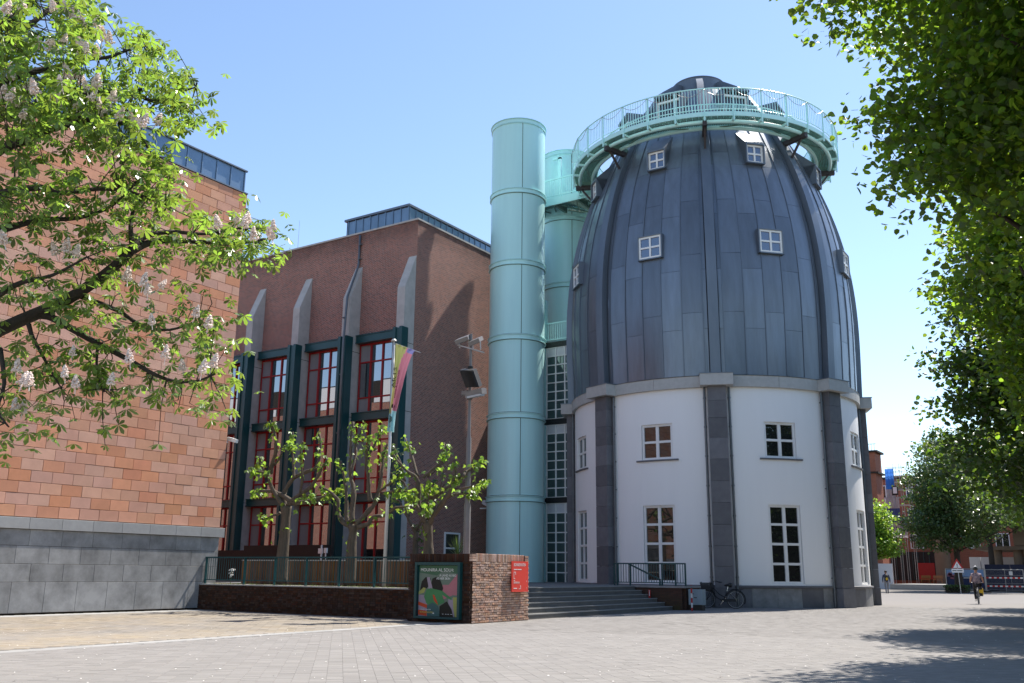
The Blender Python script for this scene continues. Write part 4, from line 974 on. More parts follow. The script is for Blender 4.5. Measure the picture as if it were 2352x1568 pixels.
for j in range(NV):
    for i in range(NU):
        n1_ = NU+1; fs.append((j*n1_+i, (j+1)*n1_+i, (j+1)*n1_+i+1, j*n1_+i+1)); u, v = (i+.5)/NU, (j+.5)/NV
        split = .62-.35*min(1, v*1.8)
        mi.append(4 if v > .80-.05*(u > .5) else (3 if (v < .045 and u > .62) else (2 if u > split else (0 if v < .5 else 1))))
bo = npmesh('cloth', vs, fs, ['cloth_olive','cloth_yellow','cloth_pink','cloth_violet','cloth_blue'], bn, smooth=True, mi=mi)
def bpt(u, v):
    i, j = u*NU, v*NV; return Vector(vs[int(j)*(NU+1)+int(i)])
lettering('lettering', 'events & Lunchcafe', bn, bpt(.80,.60)+Vector((.0,-.11,0)), .115, (math.pi/2, -R(80), 0), 'poster_black', 1.0)
lettering('lettering', 'ARTS', bn, bpt(.40,.50)+Vector((.06,-.11,0)), .19, (math.pi/2, -R(84), 0), 'poster_black', 1.5)
b = MB(); c0 = bpt(.55,.72)+Vector((0,-.1,0)); b.tube([c0, c0+Vector((0,-.004,0))], .07, 14); b.build('emblem', 'poster_black', bn)
c0 = bpt(.6,.86)+Vector((0,-.1,0)); b = MB(); b.prism([c0+Vector(p) for p in ((-.05,0,.12),(.06,0,.05),(.06,0,-.08),(-.05,0,-.14))], (0,-.004,0)); b.build('emblem', 'poster_teal', bn)
lettering('lettering', 'P', bn, bpt(.45,.95)+Vector((0,-.1,0)), .1, (math.pi/2, -R(80), 0), 'poster_black')
# lamp post
LXp, LYp = -16.62, 22.75
lp = thing('lamp_post', 'tall grey stepped lamp post with floodlights behind the brick pier', 'lamp post', (LXp, LYp, .83))
V3 = lambda z: (LXp, LYp, z)
b = MB(); b.tube([V3(.83), V3(3.22), V3(3.30), V3(5.2), V3(5.3), V3(8.45)], [.10,.10,.076,.076,.05,.042], 14); b.build('pole', 'lamp_grey', lp, auto=50)
b = MB(); b.obox(V3(7.98),(.45,.06,-.16),(-.01,.06,0),(.005,0,.02)); b.build('cross_arm', 'galvanised', lp)
for dx, dz, w_ in ((-.24,.30,.21),(.23,.18,.16)):
    c0 = Vector((LXp+dx, LYp-.06, 8.1+dz-.1)); f = MB(); f.obox(c0, (w_,.05,.06), (-.05,.17,.08), (-.01,-.03,.055)); fo = f.build('floodlight', 'lamp_grey', lp)
    g = MB(); g.obox(c0-Vector((0,-.035,.06)), (w_*.85,.04,.05), (-.04,.14,.07), (0,0,.006)); g.build('lens', 'reflector', fo)
    f = MB(); f.bar(c0+Vector((-w_*.9,.02,-.03)), (c0.x-w_*.9, LYp, 8.0-dx*.2), .03); f.bar(c0+Vector((w_*.9,.02,-.03)), (c0.x+w_*.9, LYp, 7.96-dx*.2), .03); f.build('yoke', 'galvanised', fo)
c0 = Vector((LXp+.13, LYp-.13, 7.03)); b = MB(); b.obox(c0, (.23,.03,-.02), (-.02,.11,.05), (-.08,-.05,.26)); pn = b.build('heat_sink', 'black', lp)
b = MB()
for k in range(12): b.obox(c0+Vector((-.21+k*.038,-.10,-.05+.0)), (.008,0,0), (0,.025,.01), (-.08,-.05,.25))
b.build('fin', 'dark_steel', pn)
c0 = Vector((LXp+.26, LYp-.05, 6.56)); b = MB(); b.obox(c0, (.27,.05,.05), (-.03,.17,.03), (.0,-.02,.09)); f = b.build('floodlight', 'lamp_grey', lp)
b = MB(); b.obox(c0+Vector((.02,-.03,-.10)), (.22,.04,.03), (-.02,.14,.02), (0,0,.03)); b.build('lens', 'galvanised', f)
b = MB(); b.box(LXp-.26,LXp-.05,LYp-.08,LYp+.08,6.55,6.67); b.build('junction_box', 'lamp_grey', lp)
b = MB()
for z in (6.4,7.0,7.35): b.tube([V3(z),V3(z+.07)], .085, 12)
b.build('clamp', 'dark_steel', lp)
# ================================================================ AROUND THE DRUM FOOT
sr = thing('steps_railing', 'dark teal railing beside the steps in front of the left drum door', 'railing', (-16.1, 33.9, .86))
b = MB(); y = 33.94
b.bar((-17.6,y,1.69),(-14.58,y,1.69),.05); b.bar((-17.6,y,.98),(-14.58,y,.98),.035); b.build('rail', 'teal_steel', sr)
b = MB(); b.bar((-16.95,y-.06,1.69),(-15.62,y-.06,1.10),.055); b.bar((-15.62,y-.06,1.12),(-15.62,y-.06,.3),.055); b.build('handrail', 'teal_steel', sr)
pm_ = MB(); pm_.box(-.03,.03,-.02,.02,.86,1.69); pme = mesh_of(pm_, 'teal_steel')
for x in (-17.58,-17.45,-16.9,-15.55,-15.0,-14.6): inst('post', pme, sr, (x, y, 0))
bm_ = MB(); bm_.box(-.009,.009,-.009,.009,.98,1.69); bme = mesh_of(bm_, 'teal_steel')
for k in range(27): inst('baluster', bme, sr, (-17.4+k*.108, y, 0))
mat('cabinet_blue', (.25,.33,.38), .5, nscale=3, namt=.25)
cb = thing('utility_cabinet', 'pale blue grey metal utility cabinet at the foot of the drum', 'cabinet', (-14.25, 34.2, 0))
b = MB(); b.box(-14.53,-13.97,34.0,34.3,.2,.76); b.build('body', 'cabinet_blue', cb)
for (xa,xb) in ((-14.52,-14.22),(-14.215,-13.98)): b = MB(); b.box(xa,xb,33.985,34.0,.215,.745); b.build('door', 'cabinet_blue', cb)
b = MB(); b.box(-14.3,-14.19,33.96,33.985,.45,.475); b.box(-14.36,-14.32,33.97,33.985,.58,.62); b.build('handle', 'dark_steel', cb)
b = MB(); b.box(-14.5,-14.0,34.02,34.28,0,.2); b.build('base', 'dark_steel', cb)
mat('marker_red', (.42,.02,.02), .5, nscale=4, namt=.2); mat('marker_white', (.7,.7,.7), .5, nscale=4, namt=.2)
mp_ = thing('marker_post', 'slim red and white banded marker post in front of the blue grey cabinet', 'post', (-14.17, 33.45, 0))
for k in range(5):
    b = MB(); b.tube([(-14.17,33.45,.0 if k == 0 else .06+k*.17-.11+.0),(-14.17,33.45,.06+(k+1)*.17-.11)], .032, 12); b.build('band', 'marker_red' if k % 2 == 0 else 'marker_white', mp_, auto=50)
b = MB(); b.tube([(-14.17,33.45,.91),(-14.17,33.45,.925)], .034, 12); b.build('top_cap', 'marker_red', mp_)
hp = thing('hydrant_marker', 'thin dark post with a small red sign by the terrace wall', 'post', (-15.9, 33.55, 0))
b = MB(); b.tube([(-15.9,33.55,0),(-15.9,33.55,.72)], .015, 8); b.build('post', 'black', hp)
b = MB(); b.box(-15.94,-15.86,33.52,33.535,.41,.72); b.build('plate', 'marker_red', hp)
b = MB(); b.box(-15.91,-15.885,33.517,33.52,.5,.66); b.build('marking', 'marker_white', hp)
b = MB(); b.box(-15.92,-15.875,33.517,33.52,.68,.7); b.build('marking', 'marker_white', hp)

# bicycles ------------------------------------------------------
def bicycle(root, o, hd, lean=0, basket=False, rider=False):
    """front wheel towards hd (unit XY); o = ground point midway between the wheels"""
    h = Vector((hd[0], hd[1], 0)); s = Vector((-h.y, h.x, 0)); upv = (Vector((0,0,1))+s*math.tan(lean)).normalized()
    def T(f, z, y=0): return Vector(o)+h*f+upv*z+s*y
    Rw = .345
    def wheel(f):
        we = empty('wheel', root)
        c = [T(f+Rw*math.cos(t), Rw+Rw*math.sin(t)) for t in np.linspace(0, 2*math.pi, 29)]
        b = MB(); b.tube([T(f+(Rw-.012)*math.cos(t), Rw+(Rw-.012)*math.sin(t)) for t in np.linspace(0,2*math.pi,33)], .019, 6, cap=False); b.build('tyre', 'tyre', we, smooth=True)
        b = MB(); b.tube([T(f+(Rw-.038)*math.cos(t), Rw+(Rw-.038)*math.sin(t)) for t in np.linspace(0,2*math.pi,33)], .010, 5, cap=False); b.build('rim', 'galvanised', we, smooth=True)
        b = MB(); b.tube([T(f,Rw,-.045), T(f,Rw,.045)], .038, 10); b.build('hub', 'reflector', we)
        b = MB()
        for k in range(20): t = k*math.pi/10; b.bar(T(f+.035*math.cos(t+.5),Rw+.035*math.sin(t+.5),.03*(-1)**k), T(f+(Rw-.04)*math.cos(t),Rw+(Rw-.04)*math.sin(t)), .0035)
        b.build('spokes', 'galvanised', we)
    wheel(-.56); wheel(.56)
    P_ = {'bb': T(-.08,.28), 'seat': T(-.24,.66), 'headl': T(.36,.62), 'headt': T(.31,.80), 'rear': T(-.56,Rw), 'front': T(.56,Rw)}
    b = MB(); b.tube([P_['headl'], T(.14,.40), P_['bb']], .021, 8); b.tube([P_['headt'], T(.08,.56), T(-.155,.42)], .018, 8); b.tube([P_['bb'],P_['seat']], .017, 8); b.tube([P_['headl'],P_['headt']], .02, 8)
    for y in (-.05,.05): b.tube([P_['bb'], T(-.56,Rw,y)], .011, 6); b.tube([P_['seat'], T(-.56,Rw,y)], .010, 6)
    b.build('frame', 'black', root, smooth=True)
    b = MB()
    for y in (-.055,.055): b.tube([T(.37,.60,y*.6), T(.43,.48,y), T(.56,Rw,y)], .012, 6)
    b.build('fork', 'black', root)
    b = MB(); b.tube([P_['headt'], T(.27,1.0), T(.27,1.04)], .014, 8); b.tube([T(.07,1.02,-.3), T(.2,1.05,-.25), T(.28,1.05,-.08), T(.28,1.05,.08), T(.2,1.05,.25), T(.07,1.02,.3)], .012, 8); b.build('handlebar', 'galvanised' if not basket else 'black', root, smooth=True)
    b = MB()
    for y in (-.3,.3): b.tube([T(.08,1.022,y), T(-.03,1.0,y)], .017, 8)
    b.build('grip', 'black', root)
    b = MB(); b.tube([P_['seat'], T(-.29,.86)], .014, 8); b.build('seat_post', 'reflector', root)
    b = MB(); b.tube([T(-.44,.90),T(-.36,.905),T(-.22,.895),T(-.14,.885)], [.085,.09,.045,.025], 10); b.build('saddle', 'black', root, smooth=True)
    b = MB(); b.tube([T(-.56+.385*math.cos(t),Rw+.385*math.sin(t)) for t in np.linspace(.35,3.6,14)], .022, 5); b.tube([T(.56+.385*math.cos(t),Rw+.385*math.sin(t)) for t in np.linspace(.5,2.6,10)], .020, 5); b.build('mudguard', 'black', root, smooth=True)
    b = MB()
    for y in (-.07,.07): b.tube([T(-.27,.74,y), T(-.88,.75,y)], .009, 5); b.tube([T(-.62,.75,y), T(-.56,Rw,y)], .007, 5); b.tube([T(-.8,.75,y), T(-.56,Rw,y)], .007, 5)
    for f in (-.35,-.5,-.65,-.8): b.tube([T(f,.75,-.07),T(f,.75,.07)], .006, 5)
    b.build('luggage_rack', 'black', root)
    b = MB(); b.tube([T(-.08,.28,-.07),T(-.08,.28,.07)], .02, 8); b.bar(T(-.08,.28,.08), T(.02,.15,.09), .02); b.bar(T(-.08,.28,-.08), T(-.18,.41,-.09), .02); b.build('crank', 'reflector', root)
    b = MB(); b.obox(T(.03,.145,.13), h*.05, s*.045, upv*.012); b.obox(T(-.19,.415,-.13), h*.05, s*.045, upv*.012); b.build('pedal', 'black', root)
    b = MB(); b.obox(T(-.31,.315,.05), h*.28, s*.018, upv*.055); b.build('chain_case', 'black', root)
    if basket:
        b = MB(); z0, z1 = .74, 1.0
        for (f0,f1,ya,yb) in ((.36,.38,-.2,.2),(.74,.76,-.2,.2)):
            for k in range(5): zz = z0+k*.056; b.obox(T((f0+f1)/2+.03*k*.3, zz), h*.012, s*.2, upv*.024)
        for y in (-.2,.2):
            for k in range(5): zz = z0+k*.056; b.obox(T(.56+.03*k*.3, zz, y), h*.2, s*.012, upv*.024)
        b.obox(T(.56,z0-.03), h*.2, s*.2, upv*.01)
        for f in (.37,.75):
            for y in (-.195,.195): b.bar(T(f,z0-.03,y), T(f+.03,z1+.02,y), .02)
        b.build('crate', 'black', root)
        b = MB(); b.tube([T(.40,z0-.04,.1), T(.56,Rw+.02,.07)], .008, 5); b.tube([T(.40,z0-.04,-.1), T(.56,Rw+.02,-.07)], .008, 5); b.tube([T(.33,.98,.05),T(.40,.9,.05)], .02, 6); b.build('front_carrier', 'black', root)
    return T
mat('tyre', (.055,.05,.045), .8)
bk = thing('parked_bicycle', 'black city bicycle with front crate leaning against the drum pilaster', 'bicycle', (-14.3, 36.75, 0))
hd = Vector((-.96, -.27, 0)).normalized()
bicycle(bk, (-14.42, 36.98, 0), hd, lean=-.08, basket=True)

# ================================================================ PEOPLE
def body(name, parent, joints, bones, rads, zones, mats, loc):
    """skin-modifier body; zones picks the material of each face from its centre"""
    me = bpy.data.meshes.new(name); me.from_pydata([Vector(j)-Vector(loc) for j in joints], bones, [])
    o = bpy.data.objects.new(name, me); COL.objects.link(o); o.parent = parent; o.location = Vector(loc)-WL[parent]
    sk = o.modifiers.new('Skin', 'SKIN'); sk.use_smooth_shade = True
    for i, d in enumerate(me.skin_vertices[0].data): d.radius = rads[i] if hasattr(rads[i], '__len__') else (rads[i], rads[i]); d.use_root = (i == 0)
    ss = o.modifiers.new('Sub', 'SUBSURF'); ss.levels = 1; ss.render_levels = 1
    dg = bpy.context.evaluated_depsgraph_get(); ev = o.evaluated_get(dg); m2 = bpy.data.meshes.new_from_object(ev)
    o.modifiers.clear(); o.data = m2; m2.materials.clear()
    for m in mats: m2.materials.append(MATS[m])
    for p in m2.polygons: p.material_index = zones(Vector(loc)+p.center); p.use_smooth = True
    bpy.data.meshes.remove(me); WL[o] = Vector(loc); return o
mat('skin', (.42,.22,.15), .6); mat('jacket_blue', (.035,.05,.11), .85, nscale=9, namt=.3); mat('trouser_grey', (.20,.20,.21), .9, nscale=9, namt=.3)
mat('hair_dark', (.03,.02,.015), .7); mat('bag_black', (.02,.02,.02), .8); mat('bag_yellow', (.55,.36,.02), .7); mat('trouser_black', (.015,.015,.017), .85)
mat('shirt_floral', (.06,.055,.09), .85, nscale=14, namt=1.0, col2=(.42,.30,.30)); mat('helmet', (.02,.02,.02), .35); mat('helmet_white', (.75,.75,.75), .4); mat('shoe', (.02,.02,.02), .6)
# pedestrian walking away at the drum's right edge
g0 = Vector((-17.25, 79.0, 0)); wk = Vector((-.35, .94, 0)).normalized(); sd_ = Vector((wk.y, -wk.x, 0))
def G(f, s, z): return g0+wk*f+sd_*s+Vector((0,0,z))
pd = thing('person', 'person walking away in dark blue jacket and grey trousers with a black and yellow backpack', 'person', g0)
J = [G(0,0,.95),G(0,0,1.15),G(.03,0,1.36),G(.05,0,1.47),G(.06,0,1.55),G(.07,0,1.66),
     G(.0,-.1,.92),G(-.05,-.1,.5),G(-.28,-.1,.12),G(-.16,-.1,.05), G(.0,.1,.92),G(.16,.1,.5),G(.18,.1,.09),G(.32,.1,.04),
     G(.02,-.19,1.40),G(.02,-.25,1.13),G(.12,-.24,.9),G(.15,-.24,.82), G(.02,.19,1.40),G(-.06,.25,1.13),G(-.04,.26,.88),G(-.03,.26,.80)]
Bn = [(0,1),(1,2),(2,3),(3,4),(4,5),(0,6),(6,7),(7,8),(8,9),(0,10),(10,11),(11,12),(12,13),(2,14),(14,15),(15,16),(16,17),(2,18),(18,19),(19,20),(20,21)]
Rd = [(.15,.12),(.15,.12),(.17,.12),.06,.07,.105, .095,.07,.055,.05,.095,.07,.055,.05,.07,.058,.045,.045,.07,.058,.045,.045]
def zn(p):
    z = p.z
    if z > 1.50: return 2
    if z < .1: return 3
    if z < .86 and abs((p-g0).dot(sd_)) > .2: return 2
    return 1 if z < .93 else 0
body('body', pd, J, Bn, Rd, zn, ['jacket_blue','trouser_grey','skin','shoe'], g0)
b = MB(); b.tube([G(.03,0,1.60),G(.03,0,1.68),G(.04,0,1.76)], [.085,.112,.04], 10); b.build('hair', 'hair_dark', pd, smooth=True)
bp_ = thing('backpack', 'black and yellow backpack on the back of the walking person', 'bag', G(-.2,0,1.2))
b = MB(); b.tube([G(-.2,0,.98),G(-.22,0,1.1),G(-.22,0,1.32),G(-.16,0,1.44)], [.12,.155,.15,.08], 10); b.build('bag', 'bag_black', bp_, smooth=True)
b = MB(); b.tube([G(-.33,0,1.03),G(-.36,0,1.12),G(-.34,0,1.22)], [.06,.09,.05], 8); b.build('pocket', 'bag_yellow', bp_, smooth=True)
b = MB()
for s in (-.11,.11): b.tube([G(-.12,s,1.42),G(.03,s,1.47),G(.14,s,1.36),G(.12,s,1.12),G(-.1,s,1.02)], .018, 5)
b.build('strap', 'bag_black', bp_)
# cyclist riding away
c0_ = Vector((-7.42, 54.0, 0)); hd = Vector((-.10, .995, 0)).normalized(); sd2 = Vector((hd.y, -hd.x, 0))
cyb = thing('ridden_bicycle', 'light touring bicycle ridden away across the square', 'bicycle', c0_)
bicycle(cyb, c0_, hd)
def K(f, s, z): return c0_+hd*f+sd2*s+Vector((0,0,z))
cy = thing('person', 'cyclist seen from behind in helmet, dark floral shirt and black trousers', 'person', K(-.28,0,.95))
J = [K(-.28,0,1.0),K(-.22,0,1.2),K(-.12,0,1.43),K(-.07,0,1.53),K(-.05,0,1.60),K(-.03,0,1.70),
     K(-.24,-.11,.96),K(.1,-.13,.72),K(-.06,-.12,.30),K(.05,-.12,.22), K(-.24,.11,.96),K(.16,.13,.92),K(.0,.12,.52),K(-.14+.2,.12,.46),
     K(-.1,-.2,1.44),K(.0,-.27,1.2),K(.1,-.29,1.07),K(.12,-.29,1.04), K(-.1,.2,1.44),K(.0,.27,1.2),K(.1,.29,1.07),K(.12,.29,1.04)]
Rd = [(.17,.14),(.16,.12),(.18,.12),.06,.07,.10, .11,.078,.052,.045,.11,.078,.052,.045,.07,.052,.042,.045,.07,.052,.042,.045]
def zc(p):
    z = p.z; sdv = abs((p-c0_).dot(sd2))
    if z > 1.52: return 2
    if sdv > .2 and z < 1.33: return 2
    if z < .30: return 3
    return 1 if z < 1.03 else 0
body('body', cy, J, Bn, Rd, zc, ['shirt_floral','trouser_black','skin','shoe'], K(-.28,0,.95))
b = MB(); b.tube([K(-.06,0,1.66),K(-.05,0,1.74),K(-.03,0,1.82)], [.115,.125,.05], 12); hm = b.build('helmet', 'helmet', cy, smooth=True)
b = MB(); b.tube([K(-.05,0,1.79),K(-.02,0,1.845)], [.10,.05], 10); b.build('helmet_top', 'helmet_white', hm, smooth=True)
pn_ = thing('pannier', 'black and yellow pannier bag on the ridden bicycle', 'bag', K(-.6,.2,.5))
b = MB(); b.obox(K(-.58,.17,.56), hd*.16, sd2*.075, Vector((0,0,.17))); b.tube([K(-.58,.17,.72),K(-.58,.17,.84)], [.10,.05], 8); b.build('bag', 'bag_black', pn_)
b = MB(); b.obox(K(-.58,.255,.60), hd*.165, sd2*.012, Vector((0,0,.17))); b.obox(K(-.745,.17,.62), hd*.006, sd2*.08, Vector((0,0,.08))); b.build('flap', 'bag_yellow', pn_)
# ================================================================ FOLIAGE TOOLS
def unit(a): return a/np.maximum(np.linalg.norm(a, axis=-1, keepdims=True), 1e-9)
LIME = (np.array([(0,0,0),(-.42,.16,-.06),(-.40,.62,-.10),(0,1.02,-.04),(.40,.62,-.10),(.42,.16,-.06)], float), np.array([(0,3,2,1),(0,5,4,3)]))
QUAD = (np.array([(0,0,0),(-.38,.5,.0),(0,1,-.05),(.38,.5,0)], float), np.array([(0,3,2,1)]))
def lobed():
    v = [(0,0,0),(-.30,.05,-.05),(-.52,.42,-.14),(-.20,.52,-.03),(0,1.0,-.12),(.20,.52,-.03),(.52,.42,-.14),(.30,.05,-.05)]
    return np.array(v, float), np.array([(0,3,2,1),(0,5,4,3),(0,7,6,5)])
LOBED = lobed()
def palmate(n=6, droop=.55):
    V, F_ = [], []
    for k in range(n):
        a = R(-125+250*k/(n-1)); ln = 1.0-.28*abs(k-(n-1)/2)/((n-1)/2)
        for (u, v) in ((0,.04),(-.16,.45),(-.20,.74),(0,1.0),(.20,.74),(.16,.45)):
            x, y = u*ln, v*ln; z = -droop*(v**1.7)*ln - abs(u)*.35 + .1*v
            V.append((x*math.cos(a)+y*math.sin(a), -x*math.sin(a)+y*math.cos(a), z))
        b = 6*k; F_ += [(b,b+3,b+2,b+1),(b,b+5,b+4,b+3)]
    return np.array(V, float), np.array(F_)
PALM = palmate()
def frames(n, tipdir=None, droop=(.1,.8), tilt=.55):
    """random leaf frames: columns side, tip, normal"""
    a = RNG.uniform(0, 2*np.pi, n); d = RNG.uniform(droop[0], droop[1], n)
    t = np.stack([np.cos(a)*np.cos(d), np.sin(a)*np.cos(d), -np.sin(d)], -1)
    if tipdir is not None: t = unit(t+tipdir)
    nn = np.array([0,0,1.])+RNG.normal(0, tilt, (n,3)); s = unit(np.cross(t, nn)); nn = np.cross(s, t)
    return np.stack([s, t, nn], -1)
def scatter(tpl, pos, fr, size):
    V, F_ = tpl; n = len(pos)
    P_ = pos[:,None,:]+np.einsum('nij,vj->nvi', fr, V)*np.asarray(size).reshape(-1,1,1)
    return P_.reshape(-1,3), (F_[None]+(np.arange(n)*len(V))[:,None,None]).reshape(-1, F_.shape[1])
def leaf_objects(name, tpl, m, parent, pos, fr, size):
    V, F_ = tpl; me = bpy.data.meshes.new(name); me.from_pydata([tuple(v) for v in V], [], [tuple(int(i) for i in f) for f in F_]); me.materials.append(MATS[m]); me.update()
    L = WL[parent]
    for p, f, s in zip(pos, fr, size):
        o = bpy.data.objects.new(name, me); COL.objects.link(o); o.parent = parent
        mm = Matrix([[f[i][j]*s for j in range(3)]+[p[i]-L[i]] for i in range(3)]+[[0,0,0,1]]); o.matrix_local = mm
def screen(pos):
    d = pos-np.array([0,0,CAMH]); z = d@np.array(fw); u = 1176+F_PX*(d@np.array(rt))/z; v = 784-F_PX*(d@np.array(up))/z
    return u, v, z
def foliage(parent, tpl, m, pos, fr, size, nobj=300, name='leaf'):
    u, v, z = screen(pos); seen = (z > 0) & (u > 0) & (u < 2352) & (v > 0) & (v < 1568)
    key = np.where(seen, size/np.maximum(z,1), 0)*RNG.uniform(.8,1.2,len(pos))
    order = np.argsort(-key); k = min(nobj, int(seen.sum())); a, b = order[:k], order[k:]
    if k: leaf_objects(name, tpl, m, parent, pos[a], fr[a], np.asarray(size)[a])
    if len(b):
        V, F_ = scatter(tpl, pos[b], fr[b], np.asarray(size)[b]); tag(npmesh('leaves', V, F_, m, parent), kind='stuff')
def poly3(pts):   # smooth a traced limb
    P_ = [Vector(p) for p in pts]; out = []
    for i in range(len(P_)-1):
        p0, p1, p2, p3 = P_[max(i-1,0)], P_[i], P_[i+1], P_[min(i+2,len(P_)-1)]
        for t in (0,.33,.66): out.append(.5*((2*p1)+(p2-p0)*t+(2*p0-5*p1+4*p2-p3)*t*t+(3*p1-p0-3*p2+p3)*t**3))
    return out+[P_[-1]]

# ================================================================ POLLARDED TREES in the garden
def pollard(name, lab, base, traced, trunk_r, Y, shade, nleaf, seed):
    rg = np.random.default_rng(seed)
    t = thing(name, lab, 'tree', base, 'pollarded trees behind the teal railing')
    tops = traced['trunk']; b = MB(); pts = [Vector(base)]+[Vector(p) for p in tops]
    rr = [trunk_r*1.12]+[trunk_r*(1-.14*i) for i in range(len(tops))]; rr[-1] = trunk_r*1.0
    b.tube(poly3(pts), np.interp(np.linspace(0,1,3*(len(pts)-1)+1), np.linspace(0,1,len(rr)), rr), 12)
    b.build('trunk', 'bark', t, smooth=True)
    pos = []
    for pl_, r0 in traced['limbs']:
        q = poly3(pl_); n = len(q); rad_ = [max(.016, r0*(1-.62*i/(n-1)))*(1+.12*rg.normal()) for i in range(n)]; rad_[-1] *= 1.5
        b = MB(); b.tube([p+Vector(rg.normal(0,.008,3)) for p in q], rad_, 8); b.build('limb', 'bark', t, smooth=True)
        m = nleaf
        for k in range(m):
            s = 1-abs(rg.normal(0,.22)) if k < m*.72 else rg.uniform(.25,1); s = min(max(s,.1),1); i = min(int(s*(n-1)), n-2)
            p = q[i].lerp(q[i+1], s*(n-1)-i); pos.append(np.array(p)+rg.normal(0,.085,3)+np.array([0,0,-.0]))
    for p in tops[1:]:
        for k in range(5): pos.append(np.array(p)+rg.normal(0,.16,3))
    pos = np.array(pos); fr = frames(len(pos), None, (.35,1.25), .5)
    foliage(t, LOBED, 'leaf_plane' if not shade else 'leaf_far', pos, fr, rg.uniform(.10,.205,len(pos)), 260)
    return t
kk = lambda x, y: ((850+x/2.0913)*.5904, (1450+y/2.0913)*.5904)
k2_ = lambda x, y: ((1450+x/1.96)*.5904, (1400+y/1.96)*.5904)
def trace(fn, pts, Y, spread, rg):
    out = []; d = rg.uniform(-1, 1)*spread
    for i, p in enumerate(pts): v = atY(*fn(*p), Y + d*i/max(1,len(pts)-1)); out.append(v)
    return out
rg = np.random.default_rng(3)
Yp = 22.35
T1 = [[(545,1100),(480,1010),(430,930),(415,870),(385,810),(340,740),(335,690)],[(415,830),(350,805),(300,800),(268,798)],[(540,1090),(535,980),(610,860),(700,810),(790,775),(820,690),(830,560),(815,490)],[(612,860),(610,740),(600,600),(608,480)],
      [(415,815),(450,700),(470,600),(440,440),(420,410)],[(430,765),(480,720),(530,630),(600,590)],[(560,1080),(650,1000),(760,920),(840,780),(890,700)],[(660,1000),(680,880),(670,700),(680,560)],[(600,1060),(700,1050),(830,1020),(940,990),(1020,960)],[(625,1030),(700,1010),(780,990)],[(590,1050),(510,990),(430,965),(330,960),(265,975)],[(500,1140),(430,1170),(365,1190)]]
T2 = [[(1090,1250),(1010,1210),(975,1130),(970,1030),(900,965),(825,930)],[(1080,1235),(1045,1190),(1040,1080),(1040,960),(1020,860),(990,720)],[(1085,1215),(1090,1090),(1100,950),(1075,830),(1075,680),(1080,520),(1095,400)],[(1120,1240),(1200,1150),(1270,1060),(1300,960),(1330,830),(1340,700),(1375,580)],[(1240,1040),(1220,960),(1220,820),(1200,700),(1210,600),(1225,530)],[(1200,690),(1250,620),(1290,540),(1330,430)],[(1130,1255),(1220,1230),(1260,1170),(1350,1160),(1440,1100),(1550,1090)],[(1300,970),(1370,920),(1440,870),(1490,780)],[(1330,980),(1450,960),(1590,965)],[(1070,830),(1120,690),(1125,560),(1180,430)]]
T3 = [[(420,1265),(370,1170),(330,1110),(300,1040),(225,1000)],[(400,1235),(350,1120),(350,960),(330,890),(280,860),(210,790),(150,715)],[(340,885),(310,760),(280,680),(250,600)],[(370,1150),(380,1110),(440,1070),(540,990),(610,940),(690,870)],[(430,1255),(480,1160),(540,1080),(590,1000),(625,880),(625,765)],[(560,1050),(640,1020),(720,1020),(795,1012)],[(640,990),(740,970),(855,915)],[(440,1060),(400,985)],[(440,1060),(437,950)],[(420,1205),(425,1090)],[(380,900),(450,840),(530,760),(545,630)],[(690,890),(740,830),(840,770)],[(350,960),(300,1000),(160,1000)]]
for nm, lab, fn, tr_, tk, bx, r0, sh, nl, sd0 in (
    ('pollard_tree','pollarded tree with thick pale trunk, furthest from the lamp post',kk,T1,[(520,1500),(540,1300),(550,1180),(550,1090)],None,.20,False,34,11),
    ('pollard_tree','pollarded tree whose knobbly limbs rise just beside the flagpole',kk,T2,[(1080,1500),(1085,1380),(1095,1300),(1095,1245)],None,.17,False,34,12),
    ('pollard_tree','pollarded tree behind the brick pier next to the lamp post',k2_,T3,[(425,1480),(425,1400),(428,1320),(415,1250)],None,.16,False,34,13)):
    tops = [atY(*fn(*p), Yp) for p in tk]; base_ = Vector((tops[0].x, Yp, .82))
    limbs = [(trace(fn, p, Yp, .9, rg), (.085 if len(p) > 4 else .05)) for p in tr_]
    pollard(nm, lab, base_, {'trunk': tops, 'limbs': limbs}, r0, Yp, sh, nl, sd0)
T4 = [[(x-95, y+40) for x, y in l] for l in T3[:5]]+[[(x+40, y-10) for x, y in l] for l in T3[8:11]]
tops = [atY(*k2_(x-100,y), 26.0) for x, y in [(425,1480),(425,1400),(428,1320),(415,1270)]]
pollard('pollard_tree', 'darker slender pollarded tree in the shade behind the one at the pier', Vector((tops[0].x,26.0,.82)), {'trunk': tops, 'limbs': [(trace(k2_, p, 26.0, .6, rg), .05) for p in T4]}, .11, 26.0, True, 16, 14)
# spiky plant behind the pier
p0 = atY(*k2_(645,1465), 25.0); yc = thing('spiky_plant', 'small spiky plant peeping over the brick pier beside the lamp post', 'plant', (p0.x, 25.0, .82))
b = MB()
for k in range(46):
    a = RNG.uniform(0,6.28); e_ = RNG.uniform(.3,1.4); tip = Vector((p0.x+.55*math.cos(a)*math.cos(e_), 25+.55*math.sin(a)*math.cos(e_), p0.z+.05+.55*math.sin(e_)))
    s0 = Vector((p0.x,25,p0.z-.12)); sd3 = Vector((-math.sin(a),math.cos(a),0))*.016; b.add([s0-sd3, s0+sd3, tip], [(0,1,2)])
b.build('blades', 'leaf_far', yc)
b = MB(); b.tube([(p0.x,25,.82),(p0.x,25,p0.z-.1)], .06, 8); b.build('stem', 'bark', yc)

